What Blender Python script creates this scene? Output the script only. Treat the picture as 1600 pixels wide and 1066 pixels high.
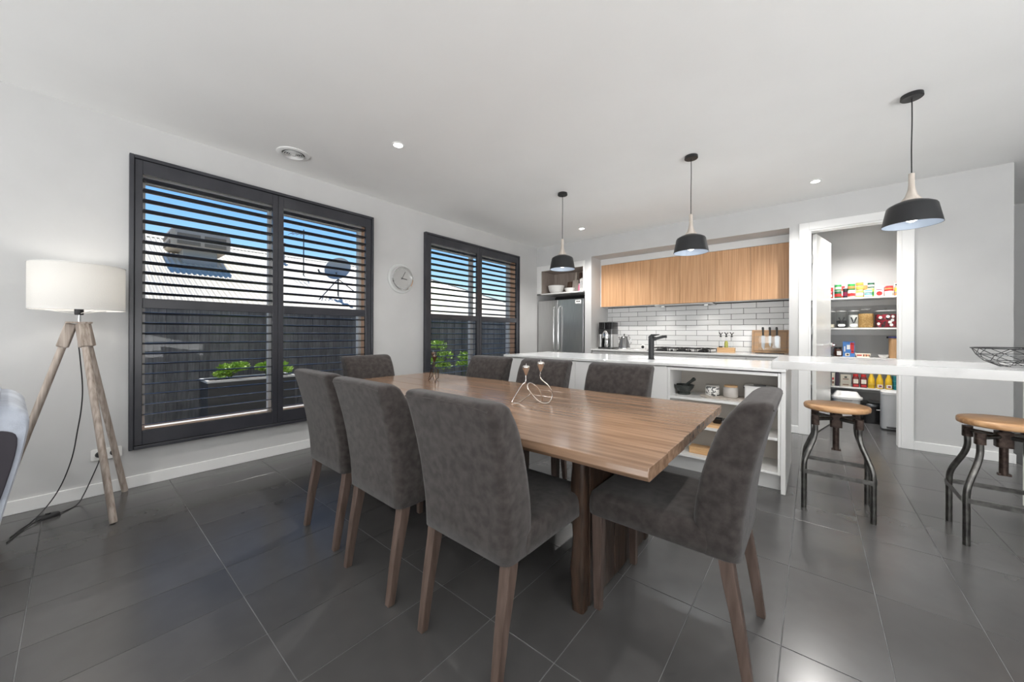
import bpy, bmesh, math, random
from mathutils import Vector, Matrix
random.seed(7)
for o in list(bpy.data.objects): bpy.data.objects.remove(o)
S = bpy.context.scene
COL = S.collection
PI = math.pi

# ---------------------------------------------------------------- camera
YAW, ROLL, CAMH = .6926, .0036, 1.15
fw = Vector((-math.sin(YAW), math.cos(YAW), 0)); r0 = Vector((math.cos(YAW), math.sin(YAW), 0)); u0 = Vector((0, 0, 1))
rt = r0*math.cos(ROLL)+u0*math.sin(ROLL); up = u0*math.cos(ROLL)-r0*math.sin(ROLL)
cam = bpy.data.cameras.new('camera'); co = bpy.data.objects.new('camera', cam); COL.objects.link(co)
m = Matrix((rt, up, -fw)).transposed().to_4x4(); m.translation = Vector((0, 0, CAMH)); co.matrix_world = m
cam.sensor_width = 36; cam.lens = 36*566.2/1600; cam.shift_y = -12.1/1600; cam.clip_start = .02
S.camera = co

# ---------------------------------------------------------------- sky, sun, large lights, exposure
W = bpy.data.worlds.new('sky'); S.world = W; W.use_nodes = True
nt = W.node_tree; nt.nodes.clear()
wo = nt.nodes.new('ShaderNodeOutputWorld'); bg = nt.nodes.new('ShaderNodeBackground'); sk = nt.nodes.new('ShaderNodeTexSky')
sk.sky_type = 'NISHITA'; sk.sun_disc = False; sk.sun_elevation = math.radians(62); sk.sun_rotation = math.radians(279)
sk.air_density = 1.3; sk.dust_density = .25; sk.ozone_density = 2.2
bg.inputs[1].default_value = .115
hsv = nt.nodes.new('ShaderNodeHueSaturation'); hsv.inputs['Saturation'].default_value = 1.45; hsv.inputs['Hue'].default_value = .51
nt.links.new(sk.outputs[0], hsv.inputs['Color']); nt.links.new(hsv.outputs[0], bg.inputs[0]); nt.links.new(bg.outputs[0], wo.inputs[0])

def sun(direction, strength, col, angle=.53):
    l = bpy.data.lights.new('sun', 'SUN'); l.energy = strength; l.color = col; l.angle = math.radians(angle)
    o = bpy.data.objects.new('sun', l); COL.objects.link(o)
    o.rotation_euler = Vector(direction).to_track_quat('-Z', 'Y').to_euler(); return o
SUN_DIR = Vector((1, -.17, -1.9))
sun(SUN_DIR, 4.4, (1, .95, .86))

def area(name, loc, direction, sx, sy, power, col=(1, 1, 1), spread=180):
    l = bpy.data.lights.new(name, 'AREA'); l.shape = 'RECTANGLE'; l.size = sx; l.size_y = sy; l.energy = power; l.color = col
    l.spread = math.radians(spread)
    o = bpy.data.objects.new(name, l); COL.objects.link(o); o.location = loc
    o.rotation_euler = Vector(direction).to_track_quat('-Z', 'Y').to_euler(); return o
# added fill lights, unseen behind and beside the camera, tilted up at the ceiling
area('rear_fill_light', (.3, -4.35, 1.1), (0, .75, 1), 5.6, 2.0, 300, (.98, .99, 1), 130)
area('side_fill_light', (4.05, .2, 1.2), (-.7, .25, 1), 4.6, 2.1, 230, (.99, .995, 1), 130)

V = S.view_settings
S.display_settings.display_device = 'sRGB'
V.view_transform = 'Standard'; V.look = 'None'; V.exposure = .40; V.gamma = 1; V.use_curve_mapping = False
S.cycles.max_bounces = 12; S.cycles.diffuse_bounces = 6; S.cycles.glossy_bounces = 4; S.cycles.transparent_max_bounces = 12

# ---------------------------------------------------------------- materials
MATS = {}
def base_mat(name, col, rough=.5, metal=0, spec=.5, **kw):
    if name in MATS: return MATS[name]
    mt = bpy.data.materials.new(name); mt.use_nodes = True; MATS[name] = mt
    b = mt.node_tree.nodes['Principled BSDF']
    b.inputs['Base Color'].default_value = (*col, 1); b.inputs['Roughness'].default_value = rough
    b.inputs['Metallic'].default_value = metal; b.inputs['Specular IOR Level'].default_value = spec
    for k, v in kw.items(): b.inputs[k.replace('_', ' ')].default_value = v
    return mt
def N(mt, t, **kw):
    n = mt.node_tree.nodes.new(t)
    for k, v in kw.items(): setattr(n, k, v)
    return n
def L(mt, a, b): mt.node_tree.links.new(a, b)
def noise_mat(name, c1, c2, scale=8, stretch=(1, 1, 1), rough=.5, bump=0, bscale=None, metal=0, spec=.5, detail=4, rnd=0, lo=.35, hi=.65, world=False, rvar=0):
    """two-tone procedural material: stretched noise between two colours, fine bump, optional per-object tone shift"""
    if name in MATS: return MATS[name]
    mt = base_mat(name, c1, rough, metal, spec); b = mt.node_tree.nodes['Principled BSDF']
    if world:
        g = N(mt, 'ShaderNodeNewGeometry'); src = g.outputs['Position']
    else:
        g = N(mt, 'ShaderNodeTexCoord'); src = g.outputs['Object']
    mp = N(mt, 'ShaderNodeMapping'); mp.inputs['Scale'].default_value = stretch; L(mt, src, mp.inputs[0])
    vec = mp.outputs[0]
    oi = N(mt, 'ShaderNodeObjectInfo')
    if rnd:
        ad = N(mt, 'ShaderNodeVectorMath', operation='ADD'); cm = N(mt, 'ShaderNodeCombineXYZ')
        ml = N(mt, 'ShaderNodeMath', operation='MULTIPLY'); ml.inputs[1].default_value = 37
        L(mt, oi.outputs['Random'], ml.inputs[0])
        for i in range(3): L(mt, ml.outputs[0], cm.inputs[i])
        L(mt, vec, ad.inputs[0]); L(mt, cm.outputs[0], ad.inputs[1]); vec = ad.outputs[0]
    n = N(mt, 'ShaderNodeTexNoise'); n.inputs['Scale'].default_value = scale; n.inputs['Detail'].default_value = detail
    L(mt, vec, n.inputs['Vector'])
    r = N(mt, 'ShaderNodeValToRGB'); r.color_ramp.elements[0].position = lo; r.color_ramp.elements[1].position = hi
    r.color_ramp.elements[0].color = (*c1, 1); r.color_ramp.elements[1].color = (*c2, 1)
    L(mt, n.outputs[0], r.inputs[0]); out = r.outputs[0]
    if rnd:
        hs = N(mt, 'ShaderNodeHueSaturation'); mr = N(mt, 'ShaderNodeMapRange')
        mr.inputs['To Min'].default_value = 1-rnd; mr.inputs['To Max'].default_value = 1+rnd
        L(mt, oi.outputs['Random'], mr.inputs[0]); L(mt, mr.outputs[0], hs.inputs['Value']); L(mt, out, hs.inputs['Color']); out = hs.outputs[0]
    L(mt, out, b.inputs['Base Color'])
    if rvar:
        mr = N(mt, 'ShaderNodeMapRange'); mr.inputs['To Min'].default_value = rough-rvar; mr.inputs['To Max'].default_value = rough+rvar
        L(mt, n.outputs[0], mr.inputs[0]); L(mt, mr.outputs[0], b.inputs['Roughness'])
    if bump:
        n2 = N(mt, 'ShaderNodeTexNoise'); n2.inputs['Scale'].default_value = bscale or scale*4; n2.inputs['Detail'].default_value = 3
        L(mt, vec, n2.inputs['Vector'])
        bp = N(mt, 'ShaderNodeBump'); bp.inputs['Strength'].default_value = bump; bp.inputs['Distance'].default_value = .01
        L(mt, n2.outputs[0], bp.inputs['Height']); L(mt, bp.outputs[0], b.inputs['Normal'])
    return mt
def glow(name, col, s):
    mt = base_mat(name, col, .5); b = mt.node_tree.nodes['Principled BSDF']
    b.inputs['Emission Color'].default_value = (*col, 1); b.inputs['Emission Strength'].default_value = s; return mt
def glass(name, col=(1, 1, 1), rough=0, alpha=None, ior=1.45):
    """thin clear glass: transparent with a fresnel reflection"""
    if name in MATS: return MATS[name]
    mt = bpy.data.materials.new(name); mt.use_nodes = True; MATS[name] = mt
    t = mt.node_tree; t.nodes.clear()
    o = N(mt, 'ShaderNodeOutputMaterial'); tr = N(mt, 'ShaderNodeBsdfTransparent'); gl = N(mt, 'ShaderNodeBsdfGlossy'); lw = N(mt, 'ShaderNodeLayerWeight'); fr = N(mt, 'ShaderNodeMath', operation='POWER'); fr.inputs[1].default_value = 5; f2 = N(mt, 'ShaderNodeMath', operation='MULTIPLY_ADD'); f2.inputs[1].default_value = .8; f2.inputs[2].default_value = .012; mx = N(mt, 'ShaderNodeMixShader')
    tr.inputs[0].default_value = (*col, 1); gl.inputs['Roughness'].default_value = rough; L(mt, lw.outputs['Facing'], fr.inputs[0]); L(mt, fr.outputs[0], f2.inputs[0])
    L(mt, f2.outputs[0], mx.inputs[0]); L(mt, tr.outputs[0], mx.inputs[1]); L(mt, gl.outputs[0], mx.inputs[2]); L(mt, mx.outputs[0], o.inputs[0])
    return mt

wall_m = noise_mat('painted_wall', (.54, .54, .535), (.565, .565, .56), 3, rough=.6, bump=.02, bscale=90, world=True)
ceil_m = noise_mat('ceiling_paint', (.83, .83, .82), (.85, .85, .84), 2, rough=.8, bump=.02, bscale=70, world=True)
trim_m = base_mat('white_gloss_trim', (.80, .80, .79), .35)
door_m = base_mat('white_satin_door', (.74, .74, .72), .22)
tile_m = noise_mat('charcoal_porcelain', (.074, .072, .071), (.078, .076, .075), 12, detail=1, rough=.22, rnd=.08, spec=.75)
grout_m = noise_mat('grout', (.13, .13, .13), (.22, .22, .22), 5, rough=.9, world=True)
frame_m = noise_mat('charcoal_shutter_paint', (.034, .035, .042), (.042, .043, .051), 5, rough=.24)
alu_m = base_mat('white_grey_aluminium', (.55, .56, .56), .4)
reveal_m = noise_mat('tan_timber_reveal', (.50, .30, .19), (.58, .37, .24), 3, (1, 1, 12), rough=.5)
pane_m = glass('window_glass')
fab_m = noise_mat('charcoal_brushed_fabric', (.030, .025, .0235), (.056, .048, .045), 32, rough=.95, bump=.25, bscale=420, detail=6, spec=.2, rnd=.05)
MATS['charcoal_brushed_fabric'].node_tree.nodes['Principled BSDF'].inputs['Sheen Weight'].default_value = .18
leg_m = noise_mat('grey_brown_wood', (.070, .046, .036), (.12, .083, .068), 14, (3, 3, .35), rough=.5, bump=.1, rnd=.1)
table_m = noise_mat('varnished_wood', (.175, .105, .066), (.30, .19, .124), 5, (.5, 8, 8), rough=.19, bump=.012, bscale=14, rnd=.10, detail=7, rvar=.04)
trest_m = noise_mat('dark_rustic_wood', (.020, .012, .008), (.060, .034, .022), 7, (6, 6, .7), rough=.35, bump=.25, rnd=.15)
oak_m = noise_mat('oak_veneer', (.54, .285, .135), (.72, .43, .235), 5, (22, 22, .35), rough=.42, bump=.03, detail=6, rnd=.07)
taupe_m = noise_mat('taupe_woodgrain', (.28, .23, .20), (.40, .34, .30), 6, (14, 14, .5), rough=.5, detail=6)
cab_m = base_mat('white_satin_cabinet', (.76, .755, .74), .3)
stone_m = noise_mat('white_speckled_stone', (.72, .715, .705), (.80, .80, .79), 9, rough=.10, detail=8, lo=.3, hi=.5)
slab_m = noise_mat('pale_marbled_stone', (.40, .395, .39), (.60, .595, .585), 3.2, rough=.14, detail=9, lo=.28, hi=.46)
wtile_m = noise_mat('glazed_white_tile', (.76, .76, .755), (.80, .80, .80), 3, rough=.1, bump=.12, bscale=9, rnd=.03)
wgrout_m = base_mat('dark_grey_grout', (.05, .05, .05), .9)
steel_m = noise_mat('brushed_steel', (.52, .52, .52), (.62, .62, .61), 8, (30, 30, .5), rough=.30, metal=1)
chrome_m = base_mat('chrome', (.8, .8, .8), .08, 1)
dsteel_m = base_mat('dark_steel', (.12, .12, .12), .3, 1)
gun_m = noise_mat('gunmetal_pipe', (.12, .117, .112), (.20, .195, .185), 30, rough=.30, metal=1, bump=.05)
rust_m = noise_mat('rusty_iron', (.035, .024, .020), (.09, .065, .055), 40, rough=.45, metal=.8, bump=.2)
black_m = base_mat('matt_black', (.012, .012, .013), .4)
gblack_m = base_mat('gloss_black', (.01, .01, .011), .12)
shade_m = base_mat('black_shade_enamel', (.018, .019, .021), .38)
shadein_m = base_mat('white_shade_inside', (.42, .48, .56), .5)
pale_m = noise_mat('pale_washed_wood', (.52, .46, .40), (.66, .60, .54), 12, (4, 4, .5), rough=.55, bump=.05)
lampwood_m = noise_mat('lamp_driftwood', (.28, .225, .185), (.50, .43, .375), 9, (8, 8, .35), rough=.6, bump=.12, rnd=.08, detail=6)
linen_m = noise_mat('white_linen', (.70, .69, .67), (.82, .81, .79), 60, rough=.9, bump=.25, bscale=300)
seat_m = noise_mat('stool_timber', (.42, .22, .10), (.62, .37, .19), 5, (1, 9, 9), rough=.38, detail=6, rnd=.08)
bamboo_m = noise_mat('bamboo', (.60, .36, .17), (.72, .47, .25), 7, (1, 12, 12), rough=.45, rnd=.08)
white_m = base_mat('white_ceramic', (.80, .79, .77), .2)
silver_m = base_mat('polished_silver', (.72, .68, .64), .16, 1)
dsilver_m = base_mat('tarnished_bronze', (.14, .10, .075), .3, 1)
bulb_m = glow('lit_bulb', (1, .98, .95), 4)
dl_m = glow('lit_downlight', (1, .98, .95), 25)
clear_m = glass('clear_acrylic', (.97, .98, .98))
jar_m = glass('jar_glass', (.93, .94, .93))

# ---------------------------------------------------------------- helpers
def B(): return bmesh.new()
def box(bm, x0, x1, y0, y1, z0, z1):
    v = [bm.verts.new(p) for p in ((x0, y0, z0), (x1, y0, z0), (x1, y1, z0), (x0, y1, z0), (x0, y0, z1), (x1, y0, z1), (x1, y1, z1), (x0, y1, z1))]
    for f in ((0, 3, 2, 1), (4, 5, 6, 7), (0, 1, 5, 4), (1, 2, 6, 5), (2, 3, 7, 6), (3, 0, 4, 7)): bm.faces.new([v[i] for i in f])
    return v
def boxes(*bs):
    bm = B()
    for b in bs: box(bm, *b)
    return bm
def loft(bm, secs, cap=True, closed=False):
    rows = [[bm.verts.new(p) for p in s] for s in secs]; n = len(rows[0])
    rr = rows+[rows[0]] if closed else rows
    for a, b in zip(rr[:-1], rr[1:]):
        for i in range(n):
            j = (i+1) % n; bm.faces.new((a[i], a[j], b[j], b[i]))
    if cap and not closed:
        bm.faces.new(rows[0][::-1]); bm.faces.new(rows[-1])
    return bm
def rrect(cx, cy, z, w, d, r, n=4, f=None):
    """rounded rectangle section, in x/y at height z"""
    out = []; r = min(r, w/2-.0005, d/2-.0005)
    for k, (sx, sy) in enumerate(((1, 1), (-1, 1), (-1, -1), (1, -1))):
        for i in range(n+1):
            a = PI/2*(k+i/n); x = cx+sx*(w/2-r)+r*math.cos(a); y = cy+sy*(d/2-r)+r*math.sin(a)
            out.append(Vector((x, y, z if f is None else f(x, y, z))))
    return out
def tube(bm, pts, r, n=8, closed=False, cap=True):
    pts = [Vector(p) for p in pts]; K = len(pts); rs = r if isinstance(r, (list, tuple)) else [r]*K
    t0 = (pts[1]-pts[0]).normalized(); u = t0.orthogonal().normalized(); secs = []
    for i, p in enumerate(pts):
        if closed: t = pts[(i+1) % K]-pts[i-1]
        else: t = (pts[min(i+1, K-1)]-pts[max(i-1, 0)])
        t.normalize(); u = (u-t*u.dot(t))
        u = u.normalized() if u.length > 1e-6 else t.orthogonal().normalized()
        w = t.cross(u)
        secs.append([p+(u*math.cos(2*PI*k/n)+w*math.sin(2*PI*k/n))*rs[i] for k in range(n)])
    return loft(bm, secs, cap, closed)
def smoothpts(pts, k=5, closed=False):
    """Catmull-Rom"""
    P = [Vector(p) for p in pts]; n = len(P); out = []
    rng = range(n if closed else n-1)
    for i in rng:
        a = P[(i-1) % n] if closed or i > 0 else P[0]*2-P[1]
        b = P[i]; c = P[(i+1) % n]; d = P[(i+2) % n] if closed or i+2 < n else P[-1]*2-P[-2]
        for j in range(k):
            t = j/k; out.append(.5*((2*b)+(c-a)*t+(2*a-5*b+4*c-d)*t*t+(3*b-a-3*c+d)*t**3))
    if not closed: out.append(P[-1])
    return out
def lathe(bm, prof, n=24, c=(0, 0, 0), cap=True):
    c = Vector(c)
    secs = [[c+Vector((max(r, 1e-4)*math.cos(2*PI*k/n), max(r, 1e-4)*math.sin(2*PI*k/n), z)) for k in range(n)] for r, z in prof]
    return loft(bm, secs, cap)
def cyl(bm, c, r, h, n=20): return lathe(bm, [(r, 0), (r, h)], n, c)
def rotate(bm, axis, ang, c=(0, 0, 0)):
    bmesh.ops.rotate(bm, verts=bm.verts, cent=c, matrix=Matrix.Rotation(ang, 3, axis)); return bm
def move(bm, v): bmesh.ops.translate(bm, verts=bm.verts, vec=v); return bm
def mesh(name, bm, smooth=False, ang=None):
    bmesh.ops.recalc_face_normals(bm, faces=bm.faces)
    me = bpy.data.meshes.new(name); bm.to_mesh(me); bm.free()
    if smooth:
        for p in me.polygons: p.use_smooth = True
        if ang: me.set_sharp_from_angle(angle=math.radians(ang))
    return me
def obj(name, bm, mt, parent=None, bevel=0, smooth=False, ang=40, seg=2, label=None):
    me = bm if isinstance(bm, bpy.types.Mesh) else mesh(name, bm, smooth, ang)
    if mt and not me.materials: me.materials.append(mt)
    o = bpy.data.objects.new(name, me); COL.objects.link(o)
    if parent: o.parent = parent
    if bevel:
        md = o.modifiers.new('b', 'BEVEL'); md.width = bevel; md.segments = seg; md.limit_method = 'ANGLE'; md.angle_limit = math.radians(40); md.harden_normals = False
    if label: o['label'] = label
    return o
def tag(o, label, cat, group=None):
    o['label'] = label; o['category'] = cat
    if group: o['group'] = group
    return o
def thing(name, label, cat, loc=(0, 0, 0), rz=0, group=None):
    o = bpy.data.objects.new(name, None); COL.objects.link(o); o.empty_display_size = .05
    o.location = loc; o.rotation_euler = (0, 0, rz); return tag(o, label, cat, group)
def struct(name, bm, mt, **kw):
    o = obj(name, bm, mt, **kw); o['kind'] = 'structure'; return o
def dup(root, loc, rz, label, group=None):
    r = root.copy(); COL.objects.link(r); r.location = loc; r.rotation_euler = (0, 0, rz); r['label'] = label
    if group: r['group'] = group
    for ch in list(root.children):
        c = ch.copy(); COL.objects.link(c); c.parent = r
        for g in list(ch.children):
            d = g.copy(); COL.objects.link(d); d.parent = c
    return r
def proj(p):
    v = Vector(p)-Vector((0, 0, CAMH)); z = v.dot(fw)
    if z < .05: return None
    return 800+566.2*v.dot(rt)/z, 520.9-566.2*v.dot(up)/z
def patch(name, x0, x1, z0, z1, y, mt, parent, **k):
    """small thin printed label standing on a y plane"""
    return obj(name, boxes((x0, x1, y-.001, y, z0, z1)), mt, parent, **k)

# ================================================================ ROOM SHELL
XL, YB, ZC = -3.869, 5.368, 2.70
XR, YR, YF = 4.2, -4.5, 7.1
# floor with separate tiles
fl = struct('floor', boxes((XL-.02, XR, YR, YF, -.08, -.0025)), grout_m)
TX, TY, SX, SY, G = -.0868, .4707, .3021, .5977, .0032
tm = {}
cand = []; rest = B()
for i in range(-14, 16):
    for j in range(-10, 13):
        x0 = max(TX+i*SX+G/2, XL); x1 = min(TX+(i+1)*SX-G/2, XR-.002); y0 = max(TY+j*SY+G/2, YR+.002); y1 = min(TY+(j+1)*SY-G/2, YF-.002)
        if x1-x0 < .01 or y1-y0 < .01: continue
        cx, cy = (x0+x1)/2, (y0+y1)/2; vis = False
        for p in ((cx, cy, 0), (x0, y0, 0), (x1, y0, 0), (x0, y1, 0), (x1, y1, 0)):
            q = proj(p)
            if q and -30 < q[0] < 1630 and q[1] < 1090: vis = True
        if vis: cand.append((math.hypot(cx, cy), x0, x1, y0, y1))
        else: box(rest, x0, x1, y0, y1, -.0024, 0)
cand.sort()
for k, (d, x0, x1, y0, y1) in enumerate(cand):
    if k >= 298: box(rest, x0, x1, y0, y1, -.0024, 0); continue
    w, h = round(x1-x0, 4), round(y1-y0, 4)
    if (w, h) not in tm: tm[(w, h)] = mesh('tile', boxes((-w/2, w/2, -h/2, h/2, -.0024, 0)))
    t = obj('tile', tm[(w, h)], tile_m, fl, bevel=.0006, seg=1); t.location = ((x0+x1)/2, (y0+y1)/2, random.uniform(-.0002, .0002))
    t.rotation_euler = (random.uniform(-.0006, .0006), random.uniform(-.0006, .0006), 0)
o = obj('tile', rest, tile_m, fl); o['kind'] = 'stuff'

struct('ceiling', boxes((XL-.25, XR, YR, YF, ZC, ZC+.1)), ceil_m)
# window wall with two openings
W1 = (.30, 2.10, .37, 2.36); W2 = (2.92, 4.755, .37, 2.36)
TH = .22; a, b = XL-TH, XL
struct('wall_left', boxes((a, b, YR, W1[0], 0, ZC), (a, b, W1[0], W1[1], 0, W1[2]), (a, b, W1[0], W1[1], W1[3], ZC),
    (a, b, W1[1], W2[0], 0, ZC), (a, b, W2[0], W2[1], 0, W2[2]), (a, b, W2[0], W2[1], W2[3], ZC), (a, b, W2[1], YF, 0, ZC)), wall_m)
AX0, AX1, YS, YU = -2.779, -.215, 5.99, 5.70        # kitchen recess: left, right, splash plane, cupboard face
FX = -2.895
struct('wall_back', boxes(
    (XL, FX, YB, YB+.1, 2.36, ZC), (FX, AX0, YB, 6.1, 0, ZC), (AX0, AX1, YB, 6.1, 2.404, ZC),
    (AX1, -.035, YB, YB+.11, 0, ZC), (AX1, AX1+.08, YB+.11, 6.1, 0, ZC), (-.035, .695, YB, YB+.11, 2.345, ZC), (.695, 1.386, YB, YB+.11, 0, ZC)), wall_m)
rec = struct('wall_kitchen_recess', boxes((XL, .0-.135, 6.0, 6.1, 0, 2.7)), wgrout_m)
struct('wall_pantry', boxes((-.135, 1.386, 6.95, 7.1, 0, ZC), (.92, 1.386, YB+.11, 6.95, 0, ZC)), wall_m)
struct('wall_hall', boxes((1.386, XR, YF, YF+.1, 0, ZC)), wall_m)
struct('wall_right', boxes((XR, XR+.1, YR, YF, 0, ZC)), wall_m)
struct('wall_rear', boxes((XL, XR, YR-.1, YR, 0, ZC)), wall_m)
BH = .085
struct('baseboard_left', boxes((XL, XL+.014, YR, YB, 0, BH)), trim_m, bevel=.003)
struct('baseboard_back', boxes((AX1+.002, -.125, YB-.014, YB, 0, BH), (.782, 1.386, YB-.014, YB, 0, BH), (1.386, 1.4, YB-.014, YB+.11, 0, BH)), trim_m, bevel=.003)
struct('baseboard_hall', boxes((1.386, XR, YF-.014, YF, 0, BH)), trim_m, bevel=.003)
# pantry architrave and jambs
struct('trim_1', boxes((-.125, -.035, YB-.016, YB, 0, 2.43), (.695, .782, YB-.016, YB, 0, 2.43), (-.035, .695, YB-.016, YB, 2.345, 2.43)), trim_m, bevel=.003)
struct('trim_2', boxes((-.035, -.015, YB-.004, YB+.114, 0, 2.345), (.675, .695, YB-.004, YB+.114, 0, 2.345), (-.015, .675, YB-.004, YB+.114, 2.327, 2.345)), trim_m, bevel=.002)

# pantry door, open inwards
dr = struct('door_1', boxes((0, .038, 0, .70, .012, 2.315)), door_m, bevel=.002)
dr.location = (-.004, YB+.13, 0); dr.rotation_euler = (0, 0, math.radians(-12))
for z in (2.03, 1.2, .25):
    obj('hinge', boxes((-.004, .012, -.022, -.004, z-.05, z+.05)), steel_m, dr, bevel=.002)
bm = B(); tube(bm, [(.04, .64, 1.02), (.07, .64, 1.02)], .024, 16); tube(bm, smoothpts([(.07, .64, 1.02), (.095, .64, 1.02), (.1, .6, 1.02), (.1, .52, 1.02)]), .009, 8)
tube(bm, [(-.002, .64, 1.02), (-.03, .64, 1.02)], .024, 16); tube(bm, smoothpts([(-.03, .64, 1.02), (-.055, .64, 1.02), (-.06, .6, 1.02), (-.06, .52, 1.02)]), .009, 8)
obj('door_handle', bm, chrome_m, dr, smooth=True, label='chrome lever handle')

# ---------------------------------------------------------------- windows and plantation shutters
def window(n, w):
    y0, y1, z0, z1 = w
    X = XL-.135
    wn = struct('window_%d' % n, boxes((X-.03, X+.03, y0, y0+.045, z0, z1), (X-.03, X+.03, y1-.045, y1, z0, z1), (X-.03, X+.03, y0+.045, y1-.045, z0, z0+.04), (X-.03, X+.03, y0+.045, y1-.045, z1-.05, z1)), alu_m, bevel=.003)
    ym = (y0+y1)/2
    obj('mullion', boxes((X-.025, X+.025, ym-.03, ym+.03, z0+.04, z1-.05)), alu_m, wn, bevel=.003)
    for p, q in ((y0+.045, ym-.03), (ym+.03, y1-.045)):
        obj('pane', boxes((X-.003, X+.003, p, q, z0+.04, z1-.05)), pane_m, wn)
    r = .004
    obj('reveal', boxes((X+.03, XL-.006, y0, y0+.014, z0+.014, z1), (X+.03, XL-.006, y1-.014, y1, z0+.014, z1)), reveal_m, wn)
    obj('head_lining', boxes((X+.03, XL-.006, y0+.0145, y1-.0145, z1-.014, z1)), trim_m, wn)
    obj('sill', boxes((X+.03, XL-.006, y0, y1, z0, z0+.014)), reveal_m, wn)
window(1, W1); window(2, W2)

def blade_mesh(L_, w=.086, t=.011):
    secs = []
    for y in (-L_/2, L_/2):
        secs.append([Vector((w/2*math.cos(a), y, t/2*math.copysign(abs(math.sin(a))**1.0, math.sin(a)))) for a in [2*PI*k/10 for k in range(10)]])
    return mesh('louver', loft(B(), secs), True, 50)
def shutter(label, Y0, Y1, o1, o2, o3, o4, tilt):
    """frame outer Y0..Y1; left opening o1..o2, right opening o3..o4"""
    t = thing('plantation_shutter', label, 'shutter', (XL, (Y0+Y1)/2, .282)); c = (Y0+Y1)/2; H = 2.453-.282
    f = .026; d0, d1 = .001, .052
    obj('frame', boxes((d0, d1, Y0-c, Y0-c+f, 0, H), (d0, d1, Y1-c-f, Y1-c, 0, H), (d0, d1, Y0-c+f, Y1-c-f, 0, f), (d0, d1, Y0-c+f, Y1-c-f, H-f, H)), frame_m, t, bevel=.004)
    ym = (o2+o3)/2-c
    z = lambda v: v-.282
    e0, e1 = .008, .040
    for k, (pa, pb, a_, b_) in enumerate(((Y0-c+f+.002, ym-.0015, o1-c, o2-c), (ym+.0015, Y1-c-f-.002, o3-c, o4-c))):
        for q in ((pa, a_), (b_, pb)):
            obj('stile', boxes((e0, e1, q[0], q[1], f+.002, H-f-.002)), frame_m, t, bevel=.003)
        obj('rail', boxes((e0, e1, a_, b_, f+.002, z(.415))), frame_m, t, bevel=.003)
        obj('rail', boxes((e0, e1, a_, b_, z(1.328), z(1.402))), frame_m, t, bevel=.003)
        obj('rail', boxes((e0, e1, a_, b_, z(2.325), H-f-.002)), frame_m, t, bevel=.003)
        key = round(b_-a_-.004, 3)
        me = blade_mesh(key)
        for (za, zb) in ((.415, 1.328), (1.402, 2.325)):
            n = 12; pit = (zb-za)/n
            for i in range(n):
                bl = obj('louver', me, frame_m, t); bl.location = (.012, (a_+b_)/2, z(za+(i+.5)*pit))
                bl.rotation_euler = (0, math.radians(tilt+random.uniform(-.4, .4)), 0)
    for yy in (ym-.004, ym+.004): pass
    return t
shutter('large charcoal plantation shutters nearest the tripod lamp', .248, 2.153, .318, 1.160, 1.250, 2.062, -8)
shutter('charcoal plantation shutters between the wall clock and the fridge', 2.867, 4.810, 2.962, 3.800, 3.905, 4.730, -8)

# ---------------------------------------------------------------- ceiling fittings
def downlight(x, y, label, p=14, vis=True):
    t = thing('downlight', label, 'downlight', (x, y, ZC), group='ceiling downlights')
    obj('trim_ring', lathe(B(), [(.036, -.001), (.048, -.001), (.048, -.006), (.036, -.008)], 28, cap=False), trim_m, t, smooth=True)
    obj('lens', lathe(B(), [(.035, -.001), (.035, -.006)], 28), dl_m, t)
    l = bpy.data.lights.new('downlight_beam', 'SPOT'); l.shadow_soft_size = .03; l.energy = p*4; l.color = (1, .975, .94); l.spot_size = math.radians(135); l.spot_blend = .9
    o = bpy.data.objects.new('downlight_beam', l); COL.objects.link(o); o.parent = t; o.location = (0, 0, -.05)
downlight(-2.63, 1.693, 'lit downlight in the ceiling nearest the round air vent')
downlight(-2.624, 4.764, 'lit downlight in the ceiling behind the leftmost pendant lamp', 26)
downlight(.017, 4.773, 'lit downlight in the ceiling above the pantry doorway', 24)
downlight(.017, 1.693, 'lit downlight in the ceiling above the camera')
downlight(-2.63, -1.4, 'lit downlight in the ceiling above the sofa')
downlight(.017, -1.4, 'lit downlight in the ceiling of the living room')
downlight(.42, 6.1, 'lit downlight in the pantry ceiling', 30)

v = thing('air_vent', 'round white air vent with concentric rings in the ceiling by the shutters', 'vent', (-3.467, 1.203, ZC))
obj('flange', lathe(B(), [(.085, -.001), (.125, -.001), (.125, -.006), (.110, -.012), (.088, -.009)], 40, cap=False), trim_m, v, smooth=True, ang=60)
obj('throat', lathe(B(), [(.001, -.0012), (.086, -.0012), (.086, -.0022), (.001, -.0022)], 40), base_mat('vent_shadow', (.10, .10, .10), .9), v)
for r in (.076, .060, .044, .028):
    obj('ring', lathe(B(), [(r-.006, -.004), (r+.005, -.018), (r+.003, -.019), (r-.009, -.005)], 40, cap=False), trim_m, v, smooth=True)
obj('centre_disc', lathe(B(), [(.014, -.006), (.016, -.02), (.001, -.022)], 24), trim_m, v, smooth=True)

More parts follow.
